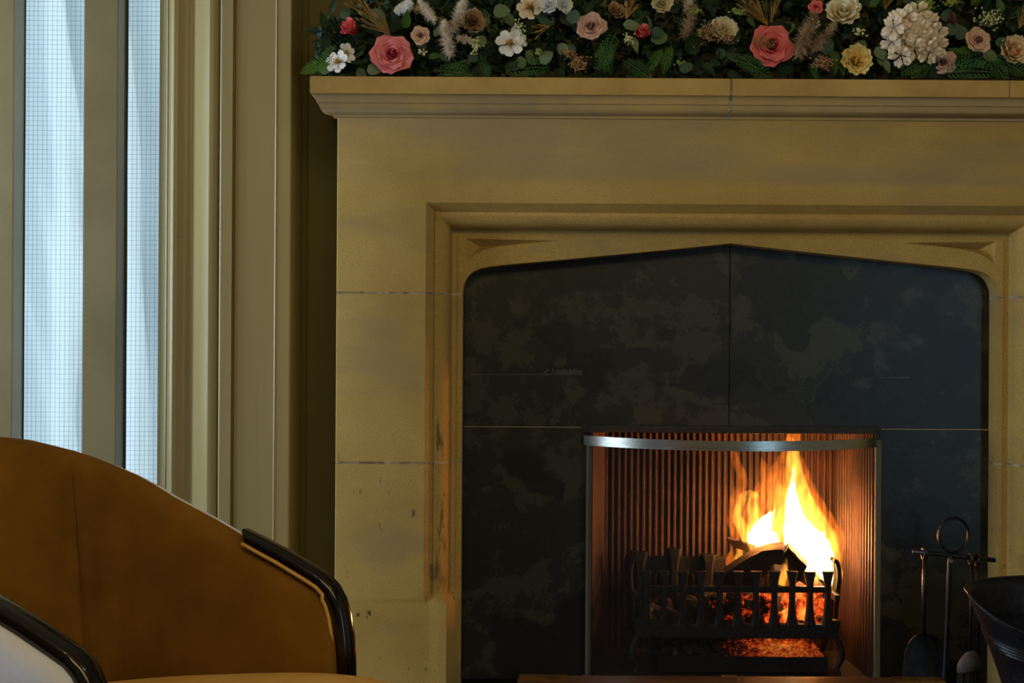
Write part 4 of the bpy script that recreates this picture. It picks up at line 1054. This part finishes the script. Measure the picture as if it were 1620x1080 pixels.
def frond(name, px, py, ang, lpx, m, Y=3.59, w=.30, n=13, droop=.15, fine=False):
    Y += .03
    bm = bmesh.new(); L_ = lpx*Y/FP; c = P(px,py,Y)+ginv; d = Vector((math.cos(ang), -.12, math.sin(ang))); side = Vector((-math.sin(ang),-.1,math.cos(ang)))
    sp_ = [c+d*L_*t - Vector((0,0,droop*L_*t*t)) for t in [i/8 for i in range(9)]]; tube(bm, sp_, [.0012]*8+[.0004], 4)
    for i in range(1, n+1):
        t = i/(n+1); p = c+d*L_*t-Vector((0,0,droop*L_*t*t)); ll = L_*w*(math.sin(PI*(.15+.8*t))**.8)
        for s in (1,-1):
            q = (side*s+d*.55).normalized(); e_ = p+q*ll; nn = Vector((0,-1,0)); wv_ = q.cross(nn).normalized()*ll*(.07 if not fine else .028)
            bm.faces.new([bm.verts.new(v) for v in (p, p+q*ll*.4+wv_, e_+nn*.002, p+q*ll*.4-wv_)])
            if fine:
                for t2 in (.35,.6,.82):
                    p2 = p+q*ll*t2
                    for s2 in (1,-1):
                        q2 = (q+wv_.normalized()*s2*.8).normalized(); w2_ = q2.cross(nn).normalized()*ll*.035
                        bm.faces.new([bm.verts.new(v) for v in (p2-w2_, p2+w2_, p2+q2*ll*.30+nn*.001)])
    for v in bm.verts: v.co.z = max(v.co.z, .002+.004*R.random())
    o = obj(name, bm, m, gl); return o
for a in [('fern_frond',527,88,3.7,52,M['fern'],3.58),('fern_frond',520,98,3.45,46,M['fern'],3.575),('fern_frond',1062,72,-1.9,42,M['fern'],3.585),('fern_frond',1048,78,-2.2,38,M['fern'],3.58),('fern_frond',1232,5,1.9,34,M['fern'],3.62),('fern_frond',1535,10,.9,36,M['fern'],3.62)]:
    frond(*a)
for a in [('cedar_sprig',975,52,-2.1,62,M['cedar'],3.585),('cedar_sprig',962,60,-1.7,50,M['cedar'],3.58),('cedar_sprig',950,70,-1.2,45,M['cedar'],3.58),('cedar_sprig',985,95,-.5,52,M['cedar'],3.585),('cedar_sprig',1480,88,3.5,62,M['cedar'],3.575),('cedar_sprig',1475,92,3.9,48,M['cedar'],3.575),
          ('cedar_sprig',1490,116,.15,80,M['cedar'],3.57),('cedar_sprig',1500,112,.5,70,M['cedar'],3.575),('cedar_sprig',1560,85,-.9,50,M['cedar'],3.575),('cedar_sprig',1570,90,-.4,55,M['cedar'],3.575),('cedar_sprig',1226,74,2.75,42,M['cedar'],3.575),('cedar_sprig',1170,88,-.6,60,M['cedar'],3.58),('cedar_sprig',1160,95,-.2,50,M['cedar'],3.58),
          ('cedar_sprig',745,98,-2.7,48,M['cedar'],3.58),('cedar_sprig',760,88,-1.2,34,M['cedar'],3.58),('cedar_sprig',800,112,.2,70,M['cedar'],3.58),('cedar_sprig',690,112,0,60,M['cedar'],3.6),('cedar_sprig',1280,100,-1.1,26,M['cedar'],3.58),('cedar_sprig',1600,30,.5,50,M['cedar'],3.6),('cedar_sprig',1040,110,3.3,50,M['cedar'],3.585)]:
    o = frond(*a, w=.26, n=11, fine=True)
def plume(px, py, ang, lpx, wpx, m, Y=3.59, n=420):
    Y += .03
    bm = bmesh.new(); L_ = lpx*Y/FP; c = P(px,py,Y)+ginv; d = Vector((math.cos(ang), -.05, math.sin(ang)))
    for i in range(n):
        t = R.random(); p = c+d*L_*t; w_ = wpx*Y/FP*(.35+.65*math.sin(PI*(.15+.75*t)))
        q = Vector((R.gauss(0,1),R.gauss(0,1)*.7,R.gauss(0,1))).normalized(); q = (q+d*.5).normalized()
        e_ = p+q*w_*R.uniform(.5,1.0); s_ = q.orthogonal().normalized()*.00055
        mid = (p+e_)/2+Vector((0,0,.002)); 
        bm.faces.new([bm.verts.new(v) for v in (p-s_, mid-s_*1.4, e_, mid+s_*1.4, p+s_)])
    o = obj('pampas_plume', bm, m, gl); return o
plume(712,90,1.75,55,19,M['fluff'],n=650); plume(715,52,1.2,58,17,M['fluff'],n=600); plume(688,36,2.2,40,15,M['fluff'],3.61,400); plume(722,60,-.2,26,12,M['fluff'],n=260)
plume(1262,90,1.2,70,24,M['fluff_tan'],n=760); plume(1285,82,.9,55,18,M['fluff_tan'],n=420); plume(1080,60,1.2,52,20,M['fluff_tan'],3.62,320); plume(1085,20,1.3,40,16,M['fluff'],3.65,260)
def straw(px, py, ang, lpx, n, Y=3.61, spread=.5):
    Y += .03
    bm = bmesh.new(); c = P(px,py,Y)+ginv
    for i in range(n):
        a = ang+R.uniform(-spread,spread); L_ = lpx*Y/FP*R.uniform(.6,1); d = Vector((math.cos(a),R.uniform(-.3,.1),math.sin(a))); e_ = c+d*L_
        tube(bm, [c, c+d*L_*.5+Vector((0,0,.002)), e_], [.0009,.0008,.0003], 4, cap=False)
        if i % 2: tube(bm, [e_-d*.012, e_-d*.006, e_+d*.004], [.0006,.0024,.0004], 5)
    o = obj('dried_grass', bm, M['straw'], gl); o['kind'] = 'stuff'; return o
straw(618,55,2.4,60,26,3.6,.5); straw(590,30,2.3,52,14,3.62,.4); straw(1214,40,2.2,60,34,3.66,.55); straw(1220,36,1.5,55,14,3.66,.3); straw(870,42,3.5,30,12,3.595); straw(990,30,1.2,40,14,3.62); straw(1400,15,1.3,50,14,3.64); straw(1612,45,1.2,40,16,3.6)
def berries(px, py, w_, h_, n, m, r=.0022, Y=3.585, name='berry_spray'):
    Y += .03
    bm = bmesh.new(); b0 = P(px,py+h_*.8,Y+.03)+ginv
    for i in range(n):
        c = P(px+R.gauss(0,.42)*w_, py+R.gauss(0,.42)*h_, Y+R.uniform(-.005,.015))+ginv
        lump(bm, c, r*R.uniform(.7,1.3), i, 1)
        if i % 3 == 0: tube(bm, [b0, c], .0005, 3, cap=False)
    o = obj(name, bm, m, gl, True); o['kind'] = 'stuff'; return o
berries(752,72,10,16,46,M['berry'],.0028); berries(668,82,9,6,14,M['berry'],.003); berries(1122,48,20,20,130,M['berry_brown'],.0022); berries(1150,60,16,12,70,M['berry_brown'],.0022); berries(915,100,20,14,150,M['berry_brown'],.0026,name='dried_floret_cluster'); berries(900,84,12,8,50,M['berry_brown'],.0026,name='dried_floret_cluster')
berries(1302,98,17,13,140,M['berry_brown'],.0028,name='dried_floret_cluster'); berries(1358,50,14,8,22,M['berry'],.0032); berries(1290,38,10,10,20,M['berry'],.003); berries(1565,28,26,18,70,M['berry'],.003); berries(1165,18,14,6,40,M['lime'],.0028); berries(1102,18,10,8,30,M['lime'],.0026)
berries(820,40,10,10,26,M['berry'],.003); berries(995,60,10,12,34,M['berry'],.003); berries(1465,8,15,13,150,M['lime'],.0026,name='lime_bloom'); berries(1505,2,12,8,70,M['lime'],.0026,name='lime_bloom'); berries(1075,98,8,6,18,M['lime'],.0026); berries(852,82,7,7,26,M['lime'],.003)
M['berry_red'] = mat('red_berry', (120,30,26), .4); berries(1508,28,10,10,22,M['berry_red'],.0032,name='red_berries')
